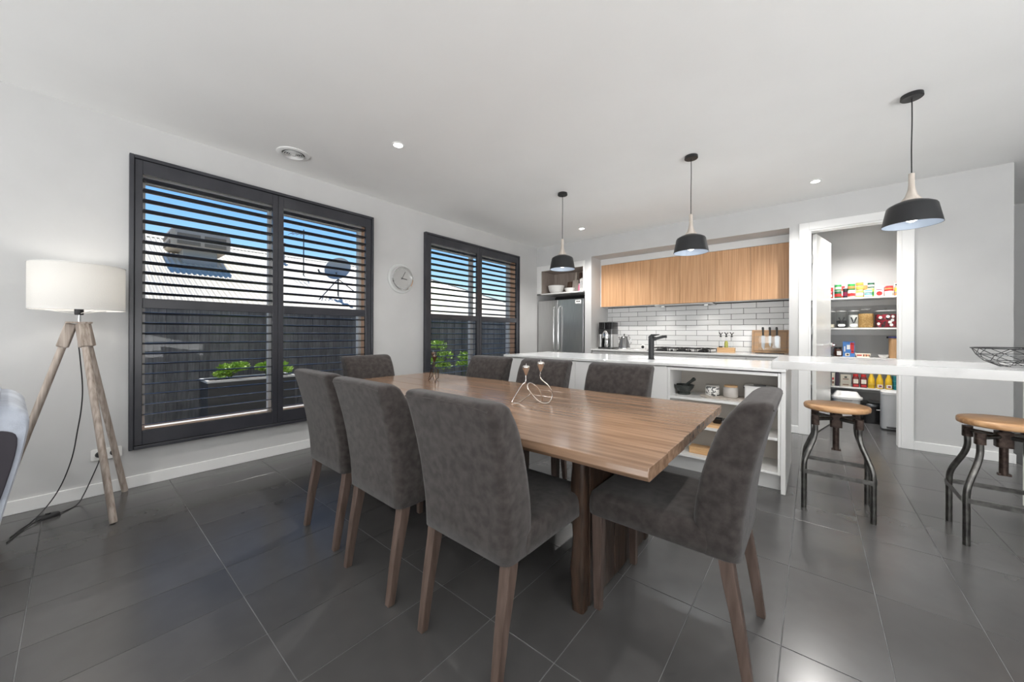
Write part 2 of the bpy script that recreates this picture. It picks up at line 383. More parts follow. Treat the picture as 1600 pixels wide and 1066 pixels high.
def pendant(x, y, label):
    t = thing('pendant_lamp', label, 'pendant lamp', (x, y, ZC), group='black pendant lamps over the breakfast bar')
    obj('canopy', lathe(B(), [(.052, -.0005), (.054, -.022), (.050, -.026), (.008, -.027)], 32), black_m, t, smooth=True)
    obj('cord', tube(B(), smoothpts([(0, 0, -.026), (.001, 0, -.18), (-.001, .001, -.34), (0, 0, -.52)]), .0032, 8), black_m, t, smooth=True)
    z = lambda v: v-ZC
    obj('timber_neck', lathe(B(), [(.010, z(2.192)), (.0145, z(2.19)), (.0145, z(2.12)), (.018, z(2.085)), (.030, z(2.045)), (.049, z(2.018)), (.049, z(2.012))], 32), pale_m, t, smooth=True)
    obj('shade', lathe(B(), [(.020, z(2.016)), (.050, z(2.014)), (.085, z(2.0)), (.111, z(1.985)), (.117, z(1.975)), (.139, z(1.858)), (.137, z(1.858)), (.115, z(1.973)), (.108, z(1.982)), (.048, z(2.010)), (.020, z(2.011))], 48, cap=False), shade_m, t, smooth=True, ang=50)
    obj('shade_lining', lathe(B(), [(.136, z(1.859)), (.1135, z(1.972)), (.107, z(1.980)), (.047, z(2.008)), (.018, z(2.009))], 48, cap=False), shadein_m, t, smooth=True, ang=50, label='pale lining inside the shade')
    obj('bulb', lathe(B(), [(.012, z(2.005)), (.016, z(1.98)), (.03, z(1.945)), (.036, z(1.915)), (.028, z(1.888)), (.01, z(1.877)), (.001, z(1.876))], 20), bulb_m, t, smooth=True, label='lit globe')
    l = bpy.data.lights.new('pendant_glow', 'SPOT'); l.spot_size = math.radians(150); l.spot_blend = .7; l.energy = 22; l.shadow_soft_size = .03; l.color = (.93, .97, 1)
    o = bpy.data.objects.new('pendant_glow', l); COL.objects.link(o); o.parent = t; o.location = (0, 0, z(1.862))
pendant(-2.131, 3.435, 'black pendant lamp nearest the fridge, leftmost of the three')
pendant(-.819, 3.424, 'middle black pendant lamp, in front of the oak wall cupboards')
pendant(.489, 3.446, 'black pendant lamp beside the pantry doorway, largest and rightmost')

# ---------------------------------------------------------------- kitchen: fridge bay
fb = thing('fridge_surround', 'white cabinet frame with a taupe open niche above the fridge', 'cabinet', (XL, YB, 0))
X0, X1 = 0, FX-XL
obj('face_frame', boxes((.001, .095, -.004, .016, 1.84, 2.358), (X1-.035, X1-.001, -.004, .016, 1.84, 2.358), (.095, X1-.035, -.004, .016, 2.265, 2.358)), cab_m, fb, bevel=.002)
obj('niche_back', boxes((.08, X1-.02, .43, .45, 1.84, 2.29)), taupe_m, fb)
obj('niche_side', boxes((.075, .095, .016, .43, 1.862, 2.265)), taupe_m, fb)
obj('niche_side', boxes((X1-.035, X1-.015, .016, .43, 1.862, 2.265)), taupe_m, fb)
obj('niche_top', boxes((.075, X1-.015, .016, .43, 2.265, 2.285)), taupe_m, fb)
obj('shelf', boxes((.006, X1-.004, -.004, .43, 1.842, 1.862)), cab_m, fb, bevel=.001)
obj('rear_panel', boxes((.002, X1-.002, .60, .62, 0, 1.84)), base_mat('dark_void', (.03, .03, .03), .8), fb)

fr = thing('fridge', 'stainless steel french door fridge standing in the corner bay', 'fridge', (XL+.02, YB+.01, 0))
wF = .925
obj('body', boxes((.004, wF-.004, .075, .56, .03, 1.725)), base_mat('fridge_side_grey', (.25, .25, .25), .4), fr, bevel=.004)
for a_, b_, hx in ((0, .418, .372), (.424, wF, .47)):
    dd = obj('door', boxes((a_, b_, .0, .07, .62, 1.735)), steel_m, fr, bevel=.008, seg=3)
    obj('door_handle', tube(B(), smoothpts([(hx, .0, 1.62), (hx, -.045, 1.60), (hx, -.055, 1.5), (hx, -.055, .95), (hx, -.045, .85), (hx, .0, .83)]), .0125, 10), chrome_m, dd, smooth=True, label='long curved chrome bar handle')
obj('freezer_drawer', boxes((0, wF, .0, .07, .05, .61)), steel_m, fr, bevel=.008, seg=3)
bd = patch('badge', .77, .88, 1.655, 1.715, 0, white_m, fr, label='small white sticker')
for k, (p, q) in enumerate(((.79, .81), (.815, .83), (.835, .86))): obj('badge_mark', boxes((p, q, -.0018, -.001, 1.68, 1.70)), black_m, bd)

# things in the niche
def bowl(name, x, y, z, r, h, label, mt=white_m, cat='bowl', n=28, rb=.6):
    prof = [(r*rb*.8, 0), (r*rb, .004), (r*.86, h*.45), (r, h), (r-.005, h), (r*.84, h*.48), (r*rb*.9, .012), (.001, .010)]
    return tag(obj(name, lathe(B(), prof, n), mt, smooth=True, ang=60), label, cat), (x, y, z)
o, l = bowl('mixing_bowl', 0, 0, 0, .155, .15, 'large white bowl in the niche above the fridge'); o.location = (-3.60, 5.60, 1.862)
o, l = bowl('serving_bowl', 0, 0, 0, .095, .085, 'small white bowl in the niche in front of the wooden boards'); o.location = (-3.29, 5.56, 1.862)
def chop_board(w, h, hw, hh, mt, label, loc, tilt, hole=True):
    t = thing('chopping_board', label, 'chopping board', loc)
    bm = B(); loft(bm, [[Vector((p.x, y, p.y)) for p in rrect(0, h/2, 0, w, h, .02)] for y in (0, .018)]); rotate(bm, 'X', -tilt)
    bd = obj('board', bm, mt, t, bevel=.002)
    bm = B()
    if hh: 
        loft(bm, [[Vector((p.x, y, p.y)) for p in rrect(0, h+hh/2-.005, 0, hw, hh, hw*.45)] for y in (0, .018)]); rotate(bm, 'X', -tilt); obj('handle', bm, mt, t, bevel=.002)
    return t
walnut_m = noise_mat('dark_walnut', (.06, .035, .025), (.16, .10, .07), 6, (8, 8, .6), rough=.5)
chop_board(.13, .23, 0, 0, walnut_m, 'dark wooden board at the left behind the small bowl', (-3.385, 5.715, 1.862), .12)
chop_board(.12, .25, .04, .15, pale_m, 'pale wooden paddle board standing between two dark boards', (-3.27, 5.69, 1.862), .14)
chop_board(.16, .24, .05, .15, walnut_m, 'dark wooden paddle board with a long handle, tallest in the niche', (-3.20, 5.735, 1.862), .10)
o = thing('pink_bottle', 'pink bottle beside the white books above the fridge', 'bottle', (-3.115, 5.58, 1.862))
obj('body', lathe(B(), [(.022, 0), (.024, .005), (.024, .11), (.012, .13)], 18), base_mat('pink', (.75, .22, .35), .4), o, smooth=True, ang=50)
obj('cap', lathe(B(), [(.013, .13), (.013, .155), (.001, .156)], 14), base_mat('pink2', (.85, .45, .55), .4), o, smooth=True, ang=50)
for k, (w_, h_) in enumerate(((.022, .225), (.026, .235), (.02, .21))):
    o = thing('cookbook', ('white-spined book standing next to the pink bottle', 'tall white-spined book in the middle of three above the fridge', 'white-spined book at the right edge of the niche')[k], 'book', (-3.065+k*.031, 5.60, 1.862), group='books in the niche above the fridge')
    obj('cover', boxes((-w_/2, w_/2, -.08, .08, 0, h_)), white_m, o, bevel=.001)
    obj('pages', boxes((-w_/2+.003, w_/2-.003, -.078, .081, .003, h_-.003)), base_mat('paper', (.7, .68, .62), .8), o)
    obj('spine_print', boxes((-w_/4, w_/4, -.081, -.08, h_*.3, h_*.8)), base_mat('spine_grey', (.35, .35, .38), .6), o)

# ---------------------------------------------------------------- kitchen: recess
# splash tiles, stretcher bond
tmesh = {}
def wall_tile(x0, x1, z0, z1):
    k = (round(x1-x0, 3), round(z1-z0, 3))
    if k not in tmesh: tmesh[k] = mesh('tile', boxes((-k[0]/2, k[0]/2, -.008, -.0005, -k[1]/2, k[1]/2)))
    o = obj('tile', tmesh[k], wtile_m, rec, bevel=.002, seg=2); o.location = ((x0+x1)/2, 6.0, (z0+z1)/2); o.rotation_euler = (random.uniform(-.006, .006), 0, random.uniform(-.003, .003))
zz = [.971+.0775*k for k in range(9)]
g = .0048
for k in range(len(zz)-1+0):
    z0, z1 = zz[k], min(zz[k+1], 1.62)
    off = -2.098 if (7-k) % 2 == 0 else -1.948
    x = off-.3*4
    while x < AX1:
        a_, b_ = max(x+g/2, AX0+.001), min(x+.3-g/2, AX1-.001)
        if b_-a_ > .012: wall_tile(a_, b_, z0+g/2, z1-g/2)
        x += .3
obj('upstand', boxes((AX0+.002, AX1-.002, -.02+6.0, 6.0-.0005, .902, .969)), stone_m, rec, bevel=.001)

kc = thing('kitchen_base_cabinet', 'white base cabinets under the back benchtop', 'cabinet', (AX0, YB+.02, 0))
wk = AX1-AX0
obj('carcass', boxes((.004, wk-.004, .03, .6, .12, .874)), cab_m, kc)
obj('kickboard', boxes((.004, wk-.004, .07, .09, .002, .12)), steel_m, kc)
for k in range(6):
    a_ = .004+k*(wk-.008)/6; b_ = a_+(wk-.008)/6-.003
    obj('drawer', boxes((a_, b_, .008, .028, .70, .86)), cab_m, kc, bevel=.0015)
    obj('door', boxes((a_, b_, .008, .028, .125, .695)), cab_m, kc, bevel=.0015)
bt = thing('kitchen_benchtop', 'white stone benchtop along the tiled splashback', 'benchtop', (0, 0, .878))
obj('slab', boxes((AX0+.002, AX1-.002, YB-.012, 5.978, 0, .022)), stone_m, bt, bevel=.002)

wc = thing('wall_cupboard', 'row of oak veneer wall cupboards above the splashback', 'cupboard', (AX0, YU, 1.60))
obj('carcass', boxes((.014, wk-.014, .022, .285, .002, .70)), cab_m, wc)
ed = [-2.765, -2.344, -1.944, -1.514, -1.045, -.639, -.229]
for p, q in zip(ed[:-1], ed[1:]):
    obj('door', boxes((p-AX0+.0015, q-AX0-.0015, 0, .02, 0, .702)), oak_m, wc, bevel=.001)
struct('trim_3', boxes((AX0+.001, AX1-.001, YU+.003, 6.0, 2.306, 2.403)), cab_m)
struct('trim_4', boxes((AX0+.0005, AX0+.013, YU+.006, 5.99, 1.60, 2.306), (AX1-.013, AX1-.0005, YU+.006, 5.99, 1.60, 2.306)), cab_m)
rh = thing('rangehood', 'slim silver rangehood under the oak cupboards above the cooktop', 'rangehood', (-1.48, 5.72, 1.575))
obj('canopy', boxes((-.40, .40, .0, .26, .0, .024)), steel_m, rh, bevel=.003)
obj('front_lip', boxes((-.40, .40, -.03, -.001, .004, .02)), steel_m, rh, bevel=.003)
obj('filter', boxes((-.34, .34, .04, .22, -.004, -.0005)), dsteel_m, rh)
for x in (-.30, .30):
    obj('lamp', lathe(B(), [(.001, -.0045), (.024, -.0045), (.024, -.008), (.001, -.0085)], 20, (x, .07, 0)), glow('hood_lamp', (1, .97, .9), 1.2), rh)
    l = bpy.data.lights.new('hood_beam', 'SPOT'); l.energy = 2.5; l.spot_size = math.radians(150); l.spot_blend = 1; l.shadow_soft_size = .03; l.color = (1, .96, .9)
    o = bpy.data.objects.new('hood_beam', l); COL.objects.link(o); o.parent = rh; o.location = (x, .07, -.02)

cm = thing('coffee_machine', 'tall chrome and black coffee machine at the left end of the bench', 'coffee machine', (-2.60, 5.60, .9))
obj('base', loft(B(), [rrect(0, .02, z, .25, .26, .03) for z in (0, .03)]), dsteel_m, cm, smooth=True, ang=50)
for s in (-1, 1):
    obj('side_panel', loft(B(), [rrect(s*.097, .03, z, .055, .24, .02) for z in (.03, .24)]), steel_m, cm, smooth=True, ang=50)
obj('back_panel', boxes((-.07, .07, .08, .14, .03, .30)), dsteel_m, cm)
obj('brew_head', loft(B(), [rrect(0, -.01, .175, .125, .2, .05), rrect(0, -.01, .25, .13, .2, .055), rrect(0, .0, .30, .11, .18, .05), rrect(0, .01, .325, .06, .1, .03)]), chrome_m, cm, smooth=True, ang=60, label='domed chrome brew head')
obj('cup_column', lathe(B(), [(.04, .03), (.045, .06), (.036, .13), (.042, .175)], 24, (0, -.02, 0)), chrome_m, cm, smooth=True)
obj('upper_body', loft(B(), [rrect(0, .03, z, .25, .24, .03) for z in (.24, .32)]), dsteel_m, cm, smooth=True, ang=50)
for s in (-1, 1):
    obj('hopper', loft(B(), [rrect(s*.064, .03, z, .118, .22, .02) for z in (.322, .435)]), gblack_m, cm, smooth=True, ang=50, label='black smoked hopper')
kt = thing('kettle', 'dome-shaped grey kettle between the coffee machine and the timer', 'kettle', (-2.325, 5.62, .9))
kg = base_mat('kettle_grey', (.22, .22, .22), .25, .7)
obj('body', lathe(B(), [(.085, 0), (.092, .006), (.092, .03), (.078, .10), (.060, .16), (.052, .19), (.040, .205), (.015, .215), (.001, .216)], 28), kg, kt, smooth=True, ang=50)
obj('base_ring', lathe(B(), [(.094, .001), (.096, .004), (.096, .022), (.094, .026)], 28), chrome_m, kt, smooth=True)
obj('knob', lathe(B(), [(.006, .214), (.006, .225), (.012, .235), (.008, .245), (.001, .247)], 14), black_m, kt, smooth=True)
obj('spout', tube(B(), [(-.055, 0, .155), (-.08, 0, .185), (-.092, 0, .195)], [.02, .014, .010], 10), kg, kt, smooth=True)
obj('handle', tube(B(), smoothpts([(.045, -.01, .20), (.085, -.02, .205), (.12, -.02, .13), (.11, -.02, .07)]), .008, 8), chrome_m, kt, smooth=True)
tmr = thing('kitchen_timer', 'round white kitchen timer with a black dial beside the cooktop', 'timer', (-2.02, 5.62, .9))
bm = B(); lathe(bm, [(.001, -.02), (.034, -.02), (.042, -.01), (.042, .012), (.034, .02), (.001, .02)], 24); rotate(bm, 'X', PI/2); move(bm, (0, 0, .045))
obj('case', bm, white_m, tmr, smooth=True, ang=40)
bm = B(); lathe(bm, [(.022, 0), (.022, .003), (.001, .003)], 20); rotate(bm, 'X', PI/2); move(bm, (0, -.0205, .045)); obj('dial', bm, black_m, tmr)
obj('foot', boxes((-.036, .036, -.018, .018, 0, .012)), white_m, tmr, bevel=.003)

ck = thing('gas_cooktop', 'black gas cooktop with cast iron trivets on the back bench', 'cooktop', (-1.47, 5.66, .9))
obj('plate', boxes((-.43, .43, -.24, .24, 0, .008)), gblack_m, ck, bevel=.003)
for k, (x, y, r) in enumerate(((-.28, .1, .04), (-.28, -.1, .05), (.28, .1, .05), (.28, -.1, .04), (0, 0, .065))):
    bn = obj('burner', lathe(B(), [(r*1.2, .008), (r*1.2, .016), (r*.8, .02), (r*.8, .028), (.001, .03)], 24, (x, y, 0)), black_m, ck, smooth=True, ang=40)
for k, x in enumerate((-.28, 0, .28)):
    bm = B(); w = .13
    for y in (-.2, .2): tube(bm, [(x-w, y, .042), (x+w, y, .042)], .006, 6)
    for s in (-1, 1): tube(bm, [(x+s*w, -.2, .042), (x+s*w, .2, .042)], .006, 6)
    for yy in (-.1, .1):
        for aa in range(4):
            c_, s_ = math.cos(aa*PI/2+PI/4), math.sin(aa*PI/2+PI/4)
            tube(bm, [(x+c_*.025, yy+s_*.025, .048), (x+c_*.11, yy+s_*.09, .044)], .006, 6)
    for sx in (-1, 1):
        for sy in (-1, 1): tube(bm, [(x+sx*w, sy*.2, .042), (x+sx*w, sy*.2, .008)], .006, 6)
    obj('trivet', bm, black_m, ck)
for x in (.36,):
    for k in range(5): obj('control_knob', lathe(B(), [(.018, .008), (.016, .028), (.001, .029)], 16, (-.16+k*.08, -.215, 0)), black_m, ck, smooth=True, ang=40)

cr = thing('bottle_crate', 'small bamboo box holding three pourer bottles by the cooktop', 'box', (-.915, 5.72, .9))
obj('side', boxes((-.105, .105, -.04, -.032, 0, .065)), bamboo_m, cr, bevel=.001); obj('side', boxes((-.105, .105, .032, .04, 0, .065)), bamboo_m, cr, bevel=.001)
obj('end', boxes((-.105, -.097, -.032, .032, 0, .065)), bamboo_m, cr, bevel=.001); obj('end', boxes((.097, .105, -.032, .032, 0, .065)), bamboo_m, cr, bevel=.001)
obj('base', boxes((-.097, .097, -.032, .032, 0, .006)), bamboo_m, cr)
def pourer(x, liq, lev, label):
    t = thing('oil_bottle', label, 'bottle', (x, 5.72, .907), group='pourer bottles in the bamboo box')
    obj('glass', lathe(B(), [(.024, 0), (.026, .003), (.026, .12), (.012, .165), (.012, .20)], 20, cap=True), clear_m, t, smooth=True, ang=50)
    prof = [(.022, .004), (.023, .006)]+([(.023, lev)] if lev <= .12 else [(.023, .118), (.012, .15)])+[(.001, min(lev, .15))]
    obj('liquid', lathe(B(), prof, 18), base_mat('liq'+label[:6], liq, .1, spec=.6), t, smooth=True, ang=50)
    obj('stopper', lathe(B(), [(.013, .201), (.013, .215), (.006, .222)], 12), black_m, t, smooth=True, ang=50)
    bm = B(); tube(bm, smoothpts([(0, 0, .215), (-.004, 0, .24), (-.022, 0, .268)]), [.006]*10+[.003], 8); tube(bm, smoothpts([(0, 0, .222), (.008, 0, .245), (.024, 0, .262)]), [.005]*10+[.007], 8)
    obj('spout', bm, black_m, t, smooth=True)
pourer(-.982, (.02, .018, .03), .075, 'dark vinegar bottle with black pourer, leftmost in the bamboo box')
pourer(-.915, (.45, .44, .09), .14, 'green-yellow oil bottle with black pourer in the middle of the box')
pourer(-.850, (.35, .22, .05), .05, 'nearly empty amber oil bottle at the right of the bamboo box')

bm = B(); loft(bm, [[Vector((p.x, y, p.y)) for p in rrect(0, .155, 0, .41, .31, .012)] for y in (0, .022)]); rotate(bm, 'X', -.16)
cb = thing('chopping_board', 'large bamboo chopping board leaning on the splashback behind the knives', 'chopping board', (-.438, 5.905, .9))
obj('board', bm, noise_mat('two_tone_board', (.55, .33, .17), (.44, .30, .20), 2.5, (3, 1, 14), rough=.5), cb, bevel=.003)
bm = B(); 
for w, h in ((.36, .26),):
    tube(bm, [(-w/2, -.0005, .155-h/2), (w/2, -.0005, .155-h/2), (w/2, -.0005, .155+h/2), (-w/2, -.0005, .155+h/2)], .0025, 6, closed=True)
rotate(bm, 'X', -.16); obj('groove', bm, walnut_m, cb)
kb = thing('knife_block', 'clear acrylic knife block on a black base', 'knife block', (-.425, 5.70, .9))
obj('base', boxes((-.15, .15, -.05, .05, 0, .009)), gblack_m, kb, bevel=.002)
obj('case', boxes((-.115, .115, -.03, .03, .0095, .225)), clear_m, kb, bevel=.002, label='clear acrylic case')
def knife(x, wblade, label, lb=.19):
    t = thing('kitchen_knife', label, 'knife', (x, 5.70, 1.13), group='knives in the acrylic block')
    bm = B(); v = [bm.verts.new(p) for p in ((-wblade/2, 0, 0), (wblade/2, 0, 0), (wblade/2, 0, -lb*.6), (wblade*.3, 0, -lb), (-wblade*.45, 0, -lb*.75))]
    f = bm.faces.new(v); e = bmesh.ops.extrude_face_region(bm, geom=[f]); bmesh.ops.translate(bm, verts=[q for q in e['geom'] if isinstance(q, bmesh.types.BMVert)], vec=(0, .003, 0))
    obj('blade', bm, base_mat('blade_steel', (.42, .42, .43), .35, 1), t)
    obj('handle', loft(B(), [rrect(0, .0015, .001, .022, .02, .007), rrect(.0, .0015, .05, .020, .018, .007), rrect(-.003, .0015, .095, .026, .02, .008), rrect(-.004, .0015, .112, .018, .016, .007)]), black_m, t, smooth=True, ang=60)
knife(-.495, .04, 'wide-bladed knife with black handle at the left of the acrylic block')
knife(-.422, .026, 'black-handled knife in the middle of the acrylic block', .15)
knife(-.350, .045, 'black-handled chopping knife at the right of the acrylic block', .16)
for yy in (-.031, ):
    obj('divider', boxes((-.06, .11, -.006, -.001, .03, .215)), clear_m, kb)

# ---------------------------------------------------------------- island
IX0, IX1, IY0, IY1 = -2.78, -.146, 3.235, 4.138
isl = thing('kitchen_island', 'white kitchen island with open display shelves at its right end', 'island', (0, 0, 0))
nx = -.954
obj('end_panel', boxes((IX1-.028, IX1, IY0, IY1, 0.001, .876)), cab_m, isl, bevel=.002)
obj('carcass', boxes((IX0+.02, nx-.018, IY0+.022, IY1-.01, .12, .874)), cab_m, isl)
obj('carcass', boxes((nx-.018, IX1-.028, IY0+.36, IY1-.01, .12, .874)), cab_m, isl)
obj('kickboard', boxes((IX0+.03, IX1-.03, IY0+.082, IY0+.098, .001, .13)), cab_m, isl)
for p, q in ((IX0+.02, -2.30), (-2.30, -1.85), (-1.85, -1.40), (-1.40, nx)):
    obj('door', boxes((p+.0015, q-.0015, IY0, IY0+.02, .13, .868)), cab_m, isl, bevel=.0015)
obj('side_panel', boxes((nx+.0005, nx+.02, IY0+.001, IY0+.35, .13, .868)), cab_m, isl, bevel=.0015)
obj('side_panel', boxes((IX1-.046, IX1-.029, IY0+.004, IY0+.35, .13, .868)), cab_m, isl, bevel=.0015)
obj('top_rail', boxes((nx+.021, IX1-.047, IY0+.002, IY0+.35, .845, .868)), cab_m, isl, bevel=.0015)
obj('niche_back', boxes((nx+.02, IX1-.046, IY0+.35, IY0+.359, .13, .868)), base_mat('niche_warm_shade', (.56, .52, .47), .4), isl)  # warm shade of the open niche put into the back panel's colour
for z in (.606, .378, .132):
    obj('shelf', boxes((nx+.021, IX1-.047, IY0+.002, IY0+.35, z-.000, z+.019)), cab_m, isl, bevel=.001)
ib = thing('island_benchtop', 'white stone benchtop on the island with an undermount sink', 'benchtop', (0, 0, .878))
sx0, sx1, sy0, sy1 = -1.50, -.98, 3.70, 4.02
bm = B()
xs = (IX0-.02, sx0, sx1, IX1); ys = (IY0-.015, sy0, sy1, IY1+.01)
vt = {}
for zi, z in enumerate((0, .022)):
    for i, x in enumerate(xs):
        for j, y in enumerate(ys): vt[i, j, zi] = bm.verts.new((x, y, z))
for i in range(3):
    for j in range(3):
        if (i, j) == (1, 1): continue
        for zi in (0, 1): bm.faces.new([vt[i, j, zi], vt[i+1, j, zi], vt[i+1, j+1, zi], vt[i, j+1, zi]])
for i in range(3):
    for j in (0, 3): bm.faces.new([vt[i, j, 0], vt[i+1, j, 0], vt[i+1, j, 1], vt[i, j, 1]])
    for j in (0, 3): bm.faces.new([vt[j, i, 0], vt[j, i+1, 0], vt[j, i+1, 1], vt[j, i, 1]])
for (p, q) in (((1, 1), (2, 1)), ((2, 1), (2, 2)), ((2, 2), (1, 2)), ((1, 2), (1, 1))):
    bm.faces.new([vt[p[0], p[1], 0], vt[q[0], q[1], 0], vt[q[0], q[1], 1], vt[p[0], p[1], 1]])
obj('slab', bm, stone_m, ib, bevel=.002)
sk_ = thing('sink', 'black undermount sink set in the island bench beside the tap', 'sink', ((sx0+sx1)/2, (sy0+sy1)/2, .68))
w2, d2 = (sx1-sx0)/2+.0, (sy1-sy0)/2
obj('basin', boxes((-w2-.01, w2+.01, -d2-.01, d2+.01, 0, .006), (-w2-.012, -w2, -d2, d2, .006, .1975), (w2, w2+.012, -d2, d2, .006, .1975), (-w2-.012, w2+.012, -d2-.012, -d2, .006, .1975), (-w2-.012, w2+.012, d2, d2+.012, .006, .1975)), black_m, sk_)
obj('drain', lathe(B(), [(.04, .007), (.04, .010), (.001, .010)], 20), chrome_m, sk_)
tp = thing('kitchen_tap', 'matt black mixer tap on the island benchtop', 'tap', (-1.215, 3.60, .9))
obj('body', lathe(B(), [(.030, 0), (.030, .006), (.0265, .008), (.0265, .20), (.024, .205)], 24), black_m, tp, smooth=True, ang=40)
obj('spout', tube(B(), smoothpts([(0, 0, .195), (.05, .0, .205), (.11, .01, .222), (.14, .01, .224)]), [.02]*5+[.014]*11, 10), black_m, tp, smooth=True)
obj('lever', loft(B(), [rrect(-.004, 0, .206, .05, .045, .02), rrect(0, 0, .225, .052, .045, .02), rrect(.03, .01, .240, .085, .03, .014), rrect(.035, .01, .246, .08, .026, .012)]), black_m, tp, smooth=True, ang=60)

bar = thing('breakfast_bar', 'thick pale marbled stone bar top running off the island', 'bar top', (0, 0, .9005))
obj('slab', boxes((-.229, 1.16, 3.222, 4.10, 0, .0565)), slab_m, bar, bevel=.0025)
obj('support_panel', boxes((1.095, 1.135, 3.30, 4.09, -.8995, -.001)), cab_m, bar, bevel=.002)

# objects on the island shelves
mo = thing('mortar', 'black stone mortar on the top island shelf', 'mortar', (-.865, 3.40, .6255))
slate_m = noise_mat('dark_granite', (.018, .022, .020), (.045, .05, .047), 60, rough=.5, bump=.2)
obj('bowl', lathe(B(), [(.050, 0), (.052, .012), (.045, .018), (.066, .045), (.076, .062), (.079, .075), (.084, .082), (.078, .083), (.062, .06), (.035, .04), (.001, .035)], 28), slate_m, mo, smooth=True, ang=50)
pe = tag(obj('pestle', tube(B(), [(-.02, 0, .045), (.02, 0, .082), (.06, 0, .117), (.082, 0, .137), (.088, 0, .143)], [.016, .013, .012, .017, .01], 12), slate_m, smooth=True), 'black stone pestle resting in the mortar', 'pestle'); pe.location = (-.865, 3.40, .6255)
tr = thing('serving_tray', 'oval pale wooden tray under the canisters on the top island shelf', 'tray', (-.545, 3.385, .6255))
obj('tray', loft(B(), [rrect(0, 0, 0, .36, .16, .078), rrect(0, 0, .012, .38, .18, .088)]), pale_m, tr, smooth=True, ang=50)
speck = noise_mat('terrazzo_speckle', (.80, .79, .76), (.10, .10, .10), 55, rough=.4, detail=1, lo=.50, hi=.55)
ca = thing('canister', 'black and white speckled canister on the oval tray', 'canister', (-.643, 3.40, .638))
obj('pot', lathe(B(), [(.048, 0), (.052, .006), (.052, .07), (.047, .076)], 28), speck, ca, smooth=True, ang=50)
obj('lid', lathe(B(), [(.050, .0765), (.050, .086), (.044, .088), (.001, .088)], 28), base_mat('grey_lid', (.42, .40, .37), .5), ca, smooth=True, ang=50)
ca = thing('canister', 'cream canister with a wooden lid on the oval tray', 'canister', (-.510, 3.40, .638))
obj('pot', lathe(B(), [(.046, 0), (.053, .008), (.053, .074), (.048, .082)], 28), base_mat('stone_cream', (.52, .49, .46), .5), ca, smooth=True, ang=50)
obj('lid', lathe(B(), [(.048, .0825), (.048, .096), (.001, .096)], 28), bamboo_m, ca, smooth=True, ang=50)
ca = thing('bread_bin', 'white lidded container on the top shelf beside the end panel', 'container', (-.315, 3.40, .6255))
obj('tub', loft(B(), [rrect(0, 0, z, .19, .15, .02) for z in (0, .112)]), white_m, ca, smooth=True, ang=50)
obj('lid', loft(B(), [rrect(0, 0, z, .196, .156, .02) for z in (.113, .122)]), white_m, ca, smooth=True, ang=50)
obj('lid_handle', tube(B(), [(-.04, 0, .126), (.04, 0, .126)], .005, 8), dsteel_m, ca)
obj('clip', boxes((-.106, -.0985, -.015, .015, .095, .12)), dsteel_m, ca)
for k, (x, lb) in enumerate(((-.60, 'square black bowl at the left on the wooden tray of the second shelf'), (-.515, 'second square black bowl from the left on the second island shelf'), (-.43, 'square black bowl on the second island shelf, half behind the chair'))):
    o = obj('dip_bowl', loft(B(), [rrect(0, 0, 0, .05, .05, .01), rrect(0, 0, .028, .078, .078, .016), rrect(0, 0, .040, .084, .084, .018), rrect(0, 0, .040, .074, .074, .015), rrect(0, 0, .012, .045, .045, .01)]), gblack_m, smooth=True, ang=50)
    tag(o, lb, 'bowl', 'black bowls on the island shelf'); o.location = (x, 3.36, .4205)
tr = thing('serving_board', 'flat wooden tray under the black bowls on the second shelf', 'tray', (-.52, 3.335, .3975))
obj('board', boxes((-.155, .155, -.075, .075, 0, .022)), bamboo_m, tr, bevel=.003)
bb = thing('bamboo_box', 'low bamboo box on the lowest island shelf', 'box', (-.63, 3.36, .1515))
obj('tray', boxes((-.17, .17, -.055, .055, 0, .044)), bamboo_m, bb, bevel=.003)
obj('lid', boxes((-.172, .172, -.057, .057, .0445, .052)), bamboo_m, bb, bevel=.002)

# wire fruit bowl on the bar
wb = thing('wire_bowl', 'black geometric wire fruit bowl on the bar top', 'bowl', (.98, 3.62, .957))
def ringpts(r, z, n=9, off=0): return [Vector((r*math.cos(2*PI*(k+off)/n), r*math.sin(2*PI*(k+off)/n), z)) for k in range(n)]
R1, R2, R3, R4 = ringpts(.205, .112), ringpts(.19, .072, 9, .5), ringpts(.155, .032), ringpts(.10, .004, 9, .5)
bm = B(); tube(bm, ringpts(.207, .112, 36), .0036, 6, closed=True); obj('rim', bm, black_m, wb)
bm = B()
for R_ in (R2, R3, R4): tube(bm, R_, .002, 5, closed=True)
for A_, B_, s in ((R1, R2, 0), (R2, R3, 1), (R3, R4, 0)):
    for k in range(9):
        tube(bm, [A_[k], B_[k]], .002, 5); tube(bm, [A_[k], B_[(k-1+2*s) % 9]], .002, 5)
obj('wire_cage', bm, black_m, wb)

